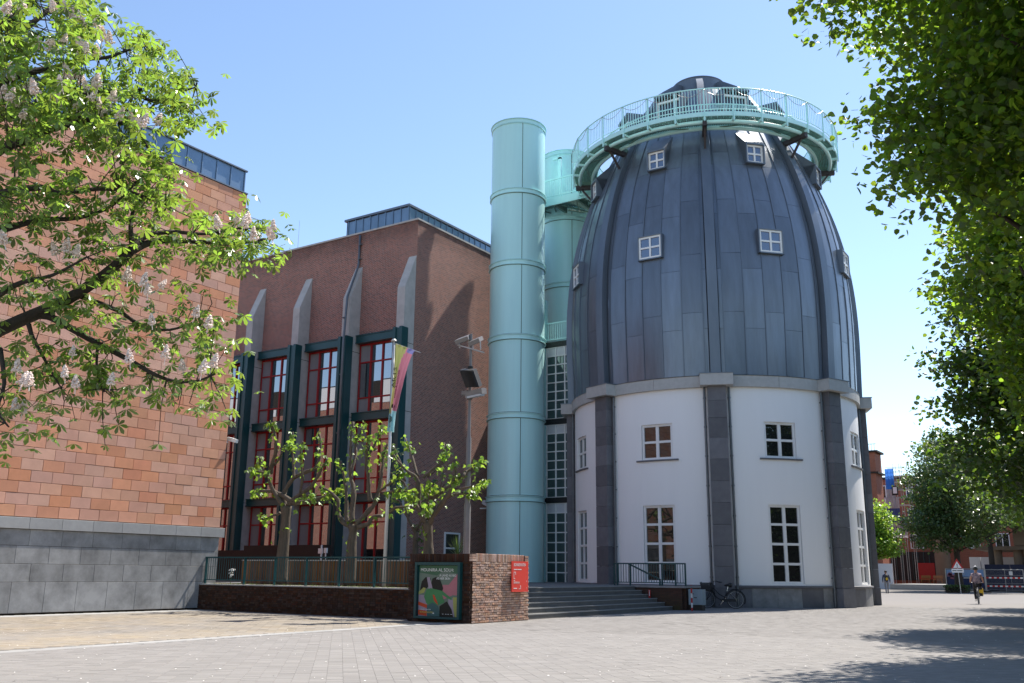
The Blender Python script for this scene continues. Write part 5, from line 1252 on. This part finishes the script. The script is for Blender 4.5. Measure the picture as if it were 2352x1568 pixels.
# ================================================================ HORSE CHESTNUT, top left
hc = thing('horse_chestnut', 'big horse chestnut in bloom reaching in with drooping leaves and pinkish flower spikes, near left', 'tree', (-14.2, 4.6, 0))
def limb(pts, d0, d1, r0, r1, par, nm='limb', m='bark_dark'):
    n = len(pts); q = poly3([atR(u, v, d0+(d1-d0)*i/(n-1)) for i, (u, v) in enumerate(pts)])
    MB().tube(q, list(np.linspace(r0, r1, len(q))), 8).build(nm, m, par, smooth=True); return q
LIMBS = []
tk = [(-14.2,4.6,0),(-14.2,4.62,1.5),(-14.0,4.75,3.0),(-13.6,5.0,4.6),(-13.3,5.2,6.5),(-13.1,5.4,9)]
MB().tube(poly3(tk), list(np.linspace(.36,.16,16)), 14).build('trunk', 'bark_dark', hc, smooth=True)
D = lambda L, ox=0, oy=0, s=.33883: [(ox+x*s, oy+y*s) for x, y in L]
spec = [([(-190,860),(-80,805),(0,757),(150,690),(240,630),(298,580)],13.2,12.2,.105,.058), ([(298,580),(345,556),(400,552),(470,556),(540,560),(610,548)],12.2,13.2,.052,.016), ([(298,576),(330,545),(390,532),(470,537),(560,522)],12.2,12.6,.045,.012),
 ([(-120,330),(0,268),(85,244),(159,224),(237,210),(305,213),(356,234),(430,236)],12.6,12.9,.075,.014), ([(-100,270),(0,193),(68,166),(129,154),(190,136),(244,132),(288,117),(345,100)],12.9,13.4,.06,.012),
 ([(-100,150),(0,64),(34,37),(81,-10)],12,12.2,.06,.03), ([(-60,160),(34,85),(102,30),(150,-10)],12.4,12.8,.05,.02), ([(-100,420),(0,345),(51,325),(102,301),(152,288),(203,276),(271,281),(312,295),(339,339),(356,366)],11.8,12.4,.06,.012),
 ([(-80,470),(0,444),(95,430),(136,444),(220,434),(300,440),(380,470)],11.6,12.2,.05,.012), ([(60,725),(110,726),(156,750),(203,777),(254,804),(305,831),(352,858),(400,875),(451,875),(495,858)],12.7,12.2,.05,.012),
 ([(140,690),(163,675),(217,692),(271,713),(305,736),(339,753),(390,757),(440,746),(490,757)],12.6,12.8,.04,.010), ([(66,745),(75,775),(95,811),(115,848),(140,890)],12.6,12.2,.03,.009), ([(-60,720),(0,675),(51,648),(120,632),(200,590)],12.2,11.8,.05,.012),
 ([(-80,560),(0,530),(90,505),(180,500),(260,470),(330,400)],12,12.6,.05,.010), ([(225,790),(222,830),(226,870),(240,900)],12.4,12.2,.02,.008), ([(305,576),(300,520),(312,470),(350,430)],12.3,12.9,.04,.010), ([(0,800),(10,880),(-5,940),(20,980)],12.2,11.6,.03,.009), ([(356,234),(400,215),(450,200)],12.8,13,.025,.01)]
for pts, d0, d1, r0, r1 in spec: LIMBS.append(limb(pts, d0, d1, r0, r1, hc))
for s in (0, 3, 4, 5, 7, 8, 12, 13):   # join the limb to the trunk outside the frame
    q = LIMBS[s][0]; z = max(2.6, min(8.2, q.z-1.2)); tp_ = Vector((-13.75,4.9,z)); mid = tp_.lerp(q,.5)+Vector((0,0,.25))
    MB().tube(poly3([tp_, mid, q]), [spec[s][3]*1.5]*3+[spec[s][3]*1.25]*3+[spec[s][3]], 8).build('limb', 'bark_dark', hc, smooth=True)
poly = [(-40,-30),(236,-30),(250,15),(300,50),(345,70),(398,108),(440,150),(470,195),(474,232),(452,285),(425,292),(412,340),(405,378),(455,392),(500,452),(575,478),(640,520),(648,565),(618,640),(590,640),(545,598),(480,585),(430,620),(470,680),(500,745),(500,790),(470,800),(400,768),(330,760),(280,735),(230,740),(170,720),(120,740),(60,770),(0,800),(-40,800)]
def inside(x, y, pg):
    c = np.zeros(len(x), bool); j = len(pg)-1
    for i in range(len(pg)):
        xi, yi = pg[i]; xj, yj = pg[j]; m = ((yi > y) != (yj > y)) & (x < (xj-xi)*(y-yi)/(yj-yi+1e-9)+xi); c ^= m; j = i
    return c
uu = RNG.uniform(-40, 655, 26000); vv_ = RNG.uniform(-30, 805, 26000)
okk = inside(uu, vv_, poly)
from mathutils import noise as MN
dens = np.array([MN.noise(Vector((u/85, v/85, .3))) for u, v in zip(uu, vv_)])
prob = np.clip(.36+.9*dens, .04, 1)*np.where(vv_ > 600, .16, np.where((vv_ > 470) & (uu < 300), .65, 1))*np.where((vv_ > 395) & (uu > 340) & (vv_ < 470), .8, 1)
okk &= RNG.random(len(uu)) < prob
uu, vv_ = uu[okk][:2000], vv_[okk][:2000]
pos = [np.array(atR(u, v, RNG.uniform(10.9, 14.0))) for u, v in zip(uu, vv_)]
for q in LIMBS:
    n = len(q)
    for i in range(n):
        for k in range(3 if i > n*.25 else 1):
            pos.append(np.array(q[i])+RNG.normal(0,.22,3)+np.array([0,0,-.10]))
    for k in range(14): pos.append(np.array(q[-1])+RNG.normal(0,.24,3)+np.array([0,0,-.08]))
for (u, v, n, s) in ((40,960,9,.2),(20,990,5,.15),(60,930,5,.22),(135,880,14,.25),(165,905,10,.2),(240,890,14,.25),(215,900,8,.2),(480,870,16,.25),(440,900,8,.2),(395,860,10,.25),(330,850,8,.2),(480,750,16,.28),(430,780,10,.25),(345,770,10,.2),(250,820,8,.2),(30,860,8,.3),(80,850,6,.28),(10,910,6,.25),(115,800,6,.3),(600,600,16,.25),(585,635,8,.15),(625,560,14,.2)):
    c0 = np.array(atR(u, v-38, 12.3)); pos += [c0+RNG.normal(0, s, 3) for k in range(n)]
pos = np.array(pos); lp_ = np.array([tuple(p) for q in LIMBS for p in q]); dmin = np.min(np.linalg.norm(pos[:,None,:]-lp_[None], axis=2), axis=1)
su, sv_, sz = screen(pos); pos = pos[(dmin < .80) | ((dmin < 1.5) & (su < 330) & (sv_ < 430))]
fr = frames(len(pos), None, (.0,.7), .4)
size = RNG.uniform(.085,.155,len(pos))
foliage(hc, PALM, 'leaf_chestnut', pos, fr, size, 300)
tw = MB()
for p in pos[RNG.permutation(len(pos))[:520]]:
    j = min((min(((Vector(p)-x).length, x) for x in q[::2]) for q in LIMBS), key=lambda a: a[0])
    if j[0] < 1.1:
        m = (Vector(p)+j[1])/2+Vector(RNG.normal(0,.05,3)); tw.tube([j[1], m, Vector(p)], [.009,.006,.004], 4, cap=False)
tag(tw.build('twigs', 'bark_dark', hc), kind='stuff')
fb = MB(); rgf = np.random.default_rng(5)
for k in range(90):
    h = rgf.uniform(0,1); r = (.055*(1-h)**.8+.006)*rgf.uniform(.5,1); a = rgf.uniform(0,6.28); s = rgf.uniform(.012,.022); c0 = Vector((r*math.cos(a), r*math.sin(a), h*.17)); 
    fb.add([c0+Vector((s,0,0)),c0+Vector((0,s,0)),c0+Vector((-s,0,0)),c0+Vector((0,-s,0)),c0+Vector((0,0,s)),c0+Vector((0,0,-s))],[(0,1,4),(1,2,4),(2,3,4),(3,0,4),(1,0,5),(2,1,5),(3,2,5),(0,3,5)])
fb.tube([(0,0,-.1),(0,0,.14)], .006, 4); fme = mesh_of(fb, 'flower')
FLW = [(370,42),(425,40),(465,62),(490,82),(520,95),(555,112),(570,150),(650,158),(745,260),(690,235),(535,315),(585,325),(570,320),(655,345),(250,290),(310,290),(365,310),(180,590),(60,650),(110,680),(10,625),(150,765),(400,700),(445,640),(470,500),(500,490),(560,540),(660,560),(760,650),(700,760),(805,775),(885,770),(925,830),(985,795),(960,820),(1000,750),(905,810),(1060,805),(465,480),(240,600),(75,500),(420,560),(520,690),(650,535),(95,320),(40,45),(150,40),(430,260),(640,580),(610,640),(670,700),(730,735),(540,270),(590,580),(350,640),(60,440)]
FL2 = [(30,220),(380,300),(440,280),(510,300),(970,510),(1090,520),(1000,570),(1320,720),(1410,790),(1240,1080),(1440,1060),(1370,1100),(750,1180),(510,1200),(490,980),(880,1030),(1120,1000),(110,1090),(150,1180),(200,1180),(100,1360),(150,1370),(1680,80),(1720,200),(1850,130),(1840,190),(1600,80),(1650,110),(1480,110),(440,1130),(865,470),(1030,770)]
for (x, y) in [(a*.5904*(1200/2091), b_*.5904*(1200/2091)) for a, b_ in FLW]+[(a*.33883, 472.3+b_*.33883) for a, b_ in FL2]:
    p = atR(x, y+10, RNG.uniform(11.0,12.2)); inst('flower_spike', fme, hc, p, (RNG.normal(0,.2), RNG.normal(0,.2), RNG.uniform(0,6)), (RNG.uniform(.7,1.0),)*3)

# ================================================================ LIME TREES along the right
def crown_positions(ell, n_clusters, per, spr, seed, low=.45):
    rg = np.random.default_rng(seed); out = []
    per_e = np.array([e[3]*e[4]*e[5] for e in ell]); per_e = per_e/per_e.sum()
    for e, w_ in zip(ell, per_e):
        n = int(n_clusters*w_)+1
        d = unit(rg.normal(0,1,(n,3))); r = rg.uniform(low,1,n)**.6
        lump = np.array([.90+.36*MN.noise(Vector(v*2.1)+Vector((seed,0,0))) for v in d])
        c = np.array(e[:3])+d*(r*lump)[:,None]*np.array(e[3:6]); out.append(c)
    C_ = np.concatenate(out); k = rg.poisson(per, len(C_)).clip(4)
    base_ = np.repeat(C_, k, 0); off = rg.normal(0, 1, base_.shape).clip(-1.7,1.7)*np.array([spr,spr,spr*.38])
    return base_+off, C_
def lime(name, lab, x, y, ell, ncl, per, spr, ls, seed, tpl=LIME, m='leaf_lime', nobj=300, h0=2.4, tr=.26, group='lime trees along the right side', low=.45, limbs=26):
    t = thing(name, lab, 'tree', (x, y, 0), group)
    P_, C_ = crown_positions(ell, ncl, per, spr, seed, low); rg = np.random.default_rng(seed)
    P_ = P_[P_[:,2] > 1.9]; fr = frames(len(P_), None, (.15,1.0), .5)
    foliage(t, tpl, m, P_, fr, rg.uniform(ls*.65, ls*1.2, len(P_)), nobj)
    top = max(e[2]+e[5]*.7 for e in ell)
    MB().tube(poly3([(x,y,0),(x,y,1.2),(x+.05,y,h0),(x-.05,y+.1,(h0+top)/2),(x,y,top)]), list(np.linspace(tr,.05,13)), 12).build('trunk', 'bark_dark', t, smooth=True)
    b = MB()
    for c in C_[rg.permutation(len(C_))[:limbs]]:
        z0 = max(h0-.3, min(top-.5, c[2]-1.2-.3*math.hypot(c[0]-x, c[1]-y))); s0 = Vector((x, y, z0)); m_ = s0.lerp(Vector(c), .5)+Vector(rg.normal(0,.25,3))
        b.tube(poly3([s0, m_, Vector(c)]), [.075,.065,.055,.045,.035,.028,.012], 6, cap=False)
    b.build('limbs', 'bark_dark', t, smooth=True); o_ = t.children[-1]; o_['kind'] = 'stuff'
    return t
lime('lime_tree','nearest lime tree whose dark leaves hang into the top right corner',2.3,5.6,[(1.3,6.6,8.2,2.7,2.2,2.6),(-.4,7.5,7.2,1.8,1.0,.8),(-1.75,7.7,6.75,.8,.6,.36)],560,64,.26,.085,21,limbs=40)
lime('lime_tree','lime tree with bright sunlit leaves level with the round gallery',1.2,11.6,[(1.0,11.5,8.3,3.65,3.2,3.5),(.8,11.5,5.6,2.6,2.6,1.4),(-.7,11.6,6.8,1.8,1.5,1.0),(-1.3,11.2,9.0,1.75,1.5,1.3)],1450,54,.27,.094,22,limbs=60)
lime('lime_tree','lime tree behind the sunlit one, its edge beside the dome windows',1.4,20,[(.9,20,8.6,4.0,3.6,4.8),(.5,19.6,4.9,3.1,3.0,1.6),(-1.0,20,6.9,2.4,2,1.3)],1350,50,.36,.115,23)
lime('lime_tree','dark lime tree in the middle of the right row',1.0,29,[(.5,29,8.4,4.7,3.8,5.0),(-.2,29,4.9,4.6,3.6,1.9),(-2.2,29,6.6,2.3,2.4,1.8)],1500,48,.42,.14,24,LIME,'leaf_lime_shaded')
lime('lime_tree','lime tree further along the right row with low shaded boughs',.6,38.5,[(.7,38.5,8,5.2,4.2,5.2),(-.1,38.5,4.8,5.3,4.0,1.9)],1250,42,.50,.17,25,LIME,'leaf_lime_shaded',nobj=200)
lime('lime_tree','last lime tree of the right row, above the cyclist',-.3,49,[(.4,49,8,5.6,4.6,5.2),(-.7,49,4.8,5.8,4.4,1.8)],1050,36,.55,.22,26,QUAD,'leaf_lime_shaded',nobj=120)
hg = thing('unseen_hedge', 'tall dark hedge added unseen behind the right row of lime trees to darken reflections', 'hedge', (6.5, 30, 0))  # unseen; added so the lower drum panes reflect dark foliage
hv = RNG.uniform(0,1,(15000,3)); pp = np.stack([6+hv[:,0]*1.2, -6+70*hv[:,1], .05+4.2*hv[:,2]], -1)
V, F_ = scatter(QUAD, pp, frames(len(pp), None, (-.6,.6), .8), RNG.uniform(.18,.36,len(pp))); npmesh('foliage', V, F_, 'leaf_far', hg)
MB().box(6.3,7.0,-6,64,0,3.9).build('core', 'bark_dark', hg)
# ================================================================ THE SQUARE BEHIND, right
fa = dict(group=None)
lime('chestnut_tree','round horse chestnut in the square above the warning sign and planted bed',-14.2,93,[(-15.4,93,8.4,2.7,3.4,4.0),(-12.6,93,7.4,4.4,4,3.2),(-16.2,92,6.0,2.4,3,1.5),(-14.4,92,5.0,3.6,3,1.5),(-14.8,93,11.6,2.0,2.2,2.6)],720,32,.48,.27,31,QUAD,'leaf_far',nobj=60,tr=.45,h0=3.0,**fa)
lime('chestnut_tree','tall dark chestnut behind the round one in the square',-12.8,104,[(-15.6,104,12.2,3.4,3.5,4.6),(-12.6,104,12.0,3.4,3.5,5.4),(-10,104,9.5,4.5,4.5,4.5),(-16.6,104,9.6,2.3,3,2.2)],860,30,.6,.30,32,QUAD,'leaf_far',nobj=60,tr=.45,h0=3.4,**fa)
lime('maple_tree','small bright green tree peeping out from behind the right edge of the drum',-20.9,88,[(-21.2,88,5.6,3.2,3,2.4),(-19.8,88,4.1,2.4,2.4,1.3)],420,30,.45,.27,33,QUAD,'leaf_plane',nobj=60,tr=.14,h0=2.0,**fa)
YF = 100.0
z2 = lambda x, y: ((3640+x/4.48)*.5904, (2050+y/4.48)*.5904)
z1 = lambda x, y: ((3380+x/2.6133)*.5904, (1750+y/2.6133)*.5904)
bed = thing('hedge', 'low clipped dark hedge round the foot of the chestnut', 'hedge', (-14.9, 91, 0))
b = MB(); xa = atY(*z2(160,1100), 90).x; xb = atY(*z2(565,1100), 90).x
hv = RNG.uniform(0,1,(2600,3)); pp = np.stack([xa+(xb-xa)*hv[:,0], 89.4+2.4*hv[:,1], .08+.55*hv[:,2]**.6], -1)
V, F_ = scatter(QUAD, pp, frames(len(pp), None, (-.6,.6), .8), RNG.uniform(.08,.16,len(pp))); npmesh('foliage', V, F_, 'leaf_far', bed)
MB().box(xa+.1,xb-.1,89.6,91.6,0,.5).build('core', 'bark_dark', bed)
# warning sign
sx = atY(*z2(425,1155), 85.5).x; wsn = thing('warning_sign', 'triangular red bordered warning sign with exclamation mark and text plate on a pole', 'sign', (sx, 85.5, 0))
b = MB(); b.tube([(sx+.08,85.5,0),(sx,85.5,2.5)], .03, 8); b.build('pole', 'galvanised', wsn)
def tri(s, y, m, nm): b = MB(); b.prism([(sx-s,y,2.08-s*.18),(sx+s,y,2.08-s*.18),(sx,y,2.08+s*1.50)], (0,.012,0)); return b.build(nm, m, wsn)
tri(.46, 85.45, 'marker_red', 'border'); tri(.31, 85.437, 'marker_white', 'face')
b = MB(); b.prism([(sx-.035,85.43,2.36),(sx+.035,85.43,2.36),(sx+.02,85.43,2.13),(sx-.02,85.43,2.13)], (0,.006,0)); b.box(sx-.028,sx+.028,85.43,85.436,2.05,2.105); b.build('exclamation_mark', 'black', wsn)
b = MB(); b.box(sx-.45,sx+.45,85.44,85.46,1.66,1.96); pt = b.build('text_plate', 'marker_white', wsn)
b = MB(); b.box(sx-.38,sx-.08,85.433,85.438,1.78,1.84); b.box(sx-.03,sx+.36,85.433,85.438,1.78,1.84); b.build('small_print', 'black', wsn)
# site fence with printed blue banners
mat('banner_blue', (.022,.032,.10), .6, nscale=2, namt=.3); mat('banner_sky', (.20,.36,.66), .6, nscale=1.2, namt=.6, col2=(.4,.5,.68)); mat('hoarding', (.012,.016,.045), .55, nscale=1, namt=.3); mat('tape_red', (.62,.03,.02), .6); mat('tape_white', (.8,.8,.78), .6)
def pX_(x, y, Y): return atY(*z2(x, y), Y)
sf = thing('site_fence', 'wire site fence with dark blue and sky blue banner behind the warning sign', 'fence', (-15.5, 97, 0))
xl_, xr_ = pX_(175,800,97).x, pX_(845,800,97).x; zt = 2.05
b = MB()
for x in (xl_, xr_): b.tube([(x,97,.05),(x,97,zt)], .035, 8)
b.tube([(xl_,97,zt),(xr_,97,zt)], .035, 8); b.tube([(xl_,97,.25),(xr_,97,.25)], .03, 8); b.build('frame', 'galvanised', sf)
b = MB(); b.box(xl_+.05,xr_-.05,97.05,97.08,.25,1.35); b.build('banner', 'banner_blue', sf)
b = MB(); b.box(xl_+.05,xr_-.05,97.05,97.08,1.352,1.98); b.build('banner', 'banner_sky', sf)
lettering('lettering', 'Stru', sf, (pX_(360,850,97).x, 97.04, 1.50), .42, RT, 'marker_white')
b = MB(); q_ = pX_(365,880,97).x; b.box(q_,q_+.5,97.03,97.045,1.2,1.28); b.box(q_+.58,q_+1.2,97.03,97.045,1.2,1.28); b.build('small_print', 'marker_white', sf)
b = MB(); b.box(xl_-.1,xl_+.25,96.8,97.4,0,.12); b.box(xr_-.25,xr_+.35,96.8,97.4,0,.12); b.build('foot_block', 'dark_steel', sf)
b = MB()
for q in ((250,820),(290,850),(230,835),(285,880)): p = pX_(*q, 97); b.prism([(p.x-.18,97.04,p.z-.1),(p.x+.15,97.04,p.z-.14),(p.x+.2,97.04,p.z+.12),(p.x-.1,97.04,p.z+.16)], (0,.008,0))
b.build('printed_flower', 'cloth_pink', sf)
sf2 = thing('site_fence', 'wire site fence strung with red and white tape in front of the blue hoarding', 'fence', (-10, 95, 0))
xl2, xr2 = pX_(865,800,95).x, pX_(1525,800,95).x
b = MB()
for x in (xl2, (xl2+xr2)/2+.05, xr2): b.tube([(x,95,.05),(x,95,1.98)], .03 if x in (xl2, xr2) else .018, 8)
for z in (1.98,): b.tube([(xl2,95,z),(xr2,95,z)], .035, 8)
for z in (.25,.8,1.5): b.tube([(xl2,95,z),(xr2,95,z)], .014, 6)
b.build('frame', 'galvanised', sf2)
b = MB()
for k in range(38): b.box(xl2+.1+k*(xr2-xl2-.2)/38, xl2+.104+k*(xr2-xl2-.2)/38, 95.0, 95.006, .2, 1.95)
tag(b.build('wires', 'galvanised', sf2), kind='stuff')
for zz in (1.28, .56):
    tp_ = empty('barrier_tape', sf2); n = 14
    for k in range(n):
        xa, xb = xl2+.05+(xr2-xl2-.1)*k/n, xl2+.05+(xr2-xl2-.1)*(k+1)/n; b = MB(); b.box(xa,xb,94.93,94.95,zz-.06,zz+.06); b.build('stripe', 'tape_red' if k % 2 == 0 else 'tape_white', tp_)
p = pX_(1310,805,94.94); MB().box(p.x-.14,p.x+.14,94.9,94.93,p.z-.16,p.z+.16).build('notice', 'marker_white', sf2)
b = MB(); b.box(xl2-.1,xl2+.3,94.7,95.3,0,.12); b.box(xr2-.2,xr2+.3,94.7,95.3,0,.12); b.build('foot_block', 'dark_steel', sf2)
hd_ = thing('hoarding', 'dark navy blue hoarding closing off the building site', 'fence', (-8, 103, 0))
xh = pX_(860,750,103).x
for k in range(5): MB().box(xh+k*2.2,xh+k*2.2+2.17,103,103.1,.1,2.52).build('board', 'hoarding', hd_)
# concrete arcade on the right
mat('arcade_concrete', (.20,.145,.10), .85, nscale=1, namt=.4, dark=.6)
ac = thing('concrete_arcade', 'brown concrete building raised on round columns at the far right', 'building', (-4, 108, 0))
pa = pX_(1340,110,106); pb = pX_(1400,350,106)
MB().box(pa.x,12,106,116,pb.z+.15,pa.z+3.2).build('upper_storey', 'arcade_concrete', ac)
MB().box(pa.x-3.5,12,105.9,116,pb.z-.25,pb.z+.1).build('beam', 'arcade_concrete', ac)
for q in (1095, 1450, 1620, 1800):
    p = pX_(q, 600, 107); b = MB(); b.tube([(p.x,107,0),(p.x,107,pb.z-.2)], .42, 20); b.build('column', 'arcade_concrete', ac, auto=40)
wp = thing('site_cabins', 'white walls of site cabins showing between the columns', 'building', (-10, 113, 0))
for (x0_, x1_) in ((590,780),(790,1030),(1165,1385),(1480,1700)):
    MB().box(pX_(x0_,600,113).x, pX_(x1_,600,113).x, 113, 115, .2, 3.4).build('wall_panel', 'white_panel', wp)
# brick buildings at the back of the square
brickmat('brick_far', (.36,.12,.07), (.30,.10,.06), (.30,.2,.15), bw=.4, rh=.12, ms=.008, bstr=.2)
b1 = thing('brick_block', 'red brick block with stepped top just behind the right edge of the drum', 'building', (-27, 110, 0))
x1 = atY(*z1(108,700), 106).x; x2 = atY(*z1(60,100), 106).x; za = atY(*z1(105,235), 106).z; zb = atY(*z1(40,20), 106).z
MB().box(-46,x1,106,109,0,za).build('wall', 'brick_far', b1); MB().box(-46,x2,106.2,109,za,zb).build('upper_wall', 'brick_far', b1)
b = MB(); b.box(-46,x1+.3,105.8,109.2,za,za+.18); b.box(-46,x2+.3,106,109.2,zb,zb+.2); b.build('cornice', 'dark_brown', b1)
MB().box(-46,x1+.9,105.9,106.0,0,2.6).build('stone_base', 'white_panel', b1)
b = MB()
for k in range(4): b.box(x2-.9+k*.3,x2-.85+k*.3,106.1,106.14,zb+.2,zb+.9)
b.box(x2-1,x2+.2,106.1,106.14,zb+.85,zb+.92); b.build('roof_rail', 'white_frame', b1)
b2 = thing('brick_apartments', 'long red brick apartment block closing the square behind the trees', 'building', (-14, 128, 0))
zt2 = atY(*z1(110,305), 124).z; MB().box(-40,30,124,140,0,zt2).build('wall', 'brick_far', b2)
MB().box(-40,30.2,123.8,140,zt2,zt2+.3).build('roof_edge', 'dark_brown', b2)
for z in (4.6, 7.7, 10.6):
    for k in range(14):
        x = -27+k*3.1; wn = empty('window', b2); b = MB()
        for (xa,xb,za_,zb_) in ((x,x+.1,z,z+1.7),(x+1.4,x+1.5,z,z+1.7),(x+.1,x+1.4,z,z+.1),(x+.1,x+1.4,z+1.6,z+1.7),(x+.7,x+.8,z+.1,z+1.6)): b.box(xa,xb,123.93,124,za_,zb_)
        b.build('frame', 'white_frame', wn); MB().box(x+.05,x+1.45,123.96,123.99,z+.05,z+1.65).build('pane', 'glass_drum', wn)
p0 = atY(*z1(225,1200), 123); p1 = atY(*z1(720,1200), 123)
sfn = empty('shopfront', b2); 
for k in range(9):
    x = p0.x+k*.62; MB().box(x,x+.07,123.3,123.45,.9,4.2).build('mullion', 'teal_steel', sfn)
MB().box(p0.x,p0.x+5.2,123.4,123.43,.9,4.2).build('pane', 'black', sfn); MB().box(p0.x+5.3,p1.x,123.6,123.9,.9,5).build('recess_shade', 'black', sfn)  # solid black box painted in for the shade of the opening beside the panes
MB().box(p0.x+3.0,p0.x+4.9,123.2,123.3,1.0,2.9).build('red_panel', 'marker_red', sfn)
for xq in (760, 690):
    p = atY(*z1(xq, 1200), 120 if xq == 760 else 122)
    if xq == 760: b = MB(); b.tube([(p.x,120,.4),(p.x,120,6.2)], .85, 24); b.build('column', 'arcade_concrete', b2, auto=40)
pt_ = thing('low_platform', 'low pale stone platform at the far side of the square', 'platform', (-18, 106, 0))
pa, pb = atY(*z1(215,1380), 104), atY(*z1(800,1380), 104)
MB().box(pa.x,pb.x+2,104,118,0,.55).build('slab', 'kerb_stone', pt_)
bn_ = thing('bench', 'wooden benches standing on the low platform in front of the shopfront', 'bench', (-17.5, 116, .55))
p = atY(*z1(640,1270), 116)
for dx in (-.7, .55):
    b = MB(); b.box(p.x+dx-.5,p.x+dx+.5,116,116.5,.95,1.02); b.box(p.x+dx-.5,p.x+dx+.5,116.45,116.52,1.1,1.45)
    for s in (-.45,.4): b.box(p.x+dx+s,p.x+dx+s+.06,116,116.5,.55,.95)
    b.build('seat', 'plank', bn_)
# scaffolding
sc = thing('scaffolding', 'tall scaffold wrapped in blue and grey netting against the far brick block', 'scaffold', (-22, 119, 0))
xs_ = [atY(*z1(x,400), 119).x for x in (178,265,325,405)]
zs_ = [atY(*z1(250,y), 119).z for y in (700,560,480,400,320,262)]; ztp = atY(*z1(250,140), 119).z; ztl = atY(*z1(180,195), 119).z
b = MB()
for i, x in enumerate(xs_):
    for y in (119, 120.2): b.tube([(x,y,0),(x,y,ztl if i == 0 else ztp)], .03, 6)
b.build('standards', 'galvanised', sc)
b = MB()
for z in zs_+[zs_[-1]+.5, zs_[-1]+1.0]:
    for y in (119, 120.2): b.tube([(xs_[0],y,z),(xs_[-1],y,z)], .028, 6)
b.build('ledgers', 'galvanised', sc)
for z in zs_: MB().box(xs_[0],xs_[-1],119.1,120.1,z-.08,z-.02).build('deck', 'plank_top', sc)
leafmat('net_blue', (.05,.22,.62), (.08,.3,.75), .45, .8, .05, .2); leafmat('net_grey', (.42,.40,.42), (.5,.48,.5), .4, .8, .05, .2); leafmat('net_navy', (.06,.08,.22), (.08,.1,.3), .4, .8, .05, .2)
for (za_, zb_, m_, xi) in ((ztl-2.4, ztl, 'net_blue', 1), (zs_[2], ztl-2.4, 'net_grey', 1), (zs_[0]+1.2, zs_[2], 'net_grey', 1), (zs_[0]-.4, zs_[0]+1.2, 'net_navy', 1), (zs_[0]-2.2, zs_[0]-.4, 'net_grey', 2)):
    b = MB(); x0_, x1_ = xs_[0]+(0 if za_ > zs_[2]-.1 else -.3), xs_[xi]+(.0 if za_ > zs_[2]-.1 else .4); n = 8
    vs = []; fs = []
    for i in range(n+1):
        for j in range(3): vs.append((x0_+(x1_-x0_)*i/n, 118.9+.07*math.sin(i*2.1+j), za_+(zb_-za_)*j/2))
    for i in range(n):
        for j in range(2): fs.append((i*3+j, i*3+3+j, i*3+4+j, i*3+1+j))
    b.add(vs, fs); b.build('netting', m_, sc)
p = atY(*z1(267,412), 118.8); MB().box(p.x-.35,p.x+.35,118.75,118.8,p.z-.55,p.z+.55).build('sign_board', 'black', sc); MB().box(p.x-.22,p.x+.22,118.73,118.75,p.z-.35,p.z+.4).build('sign_print', 'marker_white', sc)
# closing trees and roofs far off, left of frame and behind, so that side views end in something
fw_ = thing('far_block', 'distant plain brick block far beyond the right row of trees', 'building', (40, 90, 0))
MB().box(22,60,60,100,0,12).build('wall', 'brick_far', fw_)
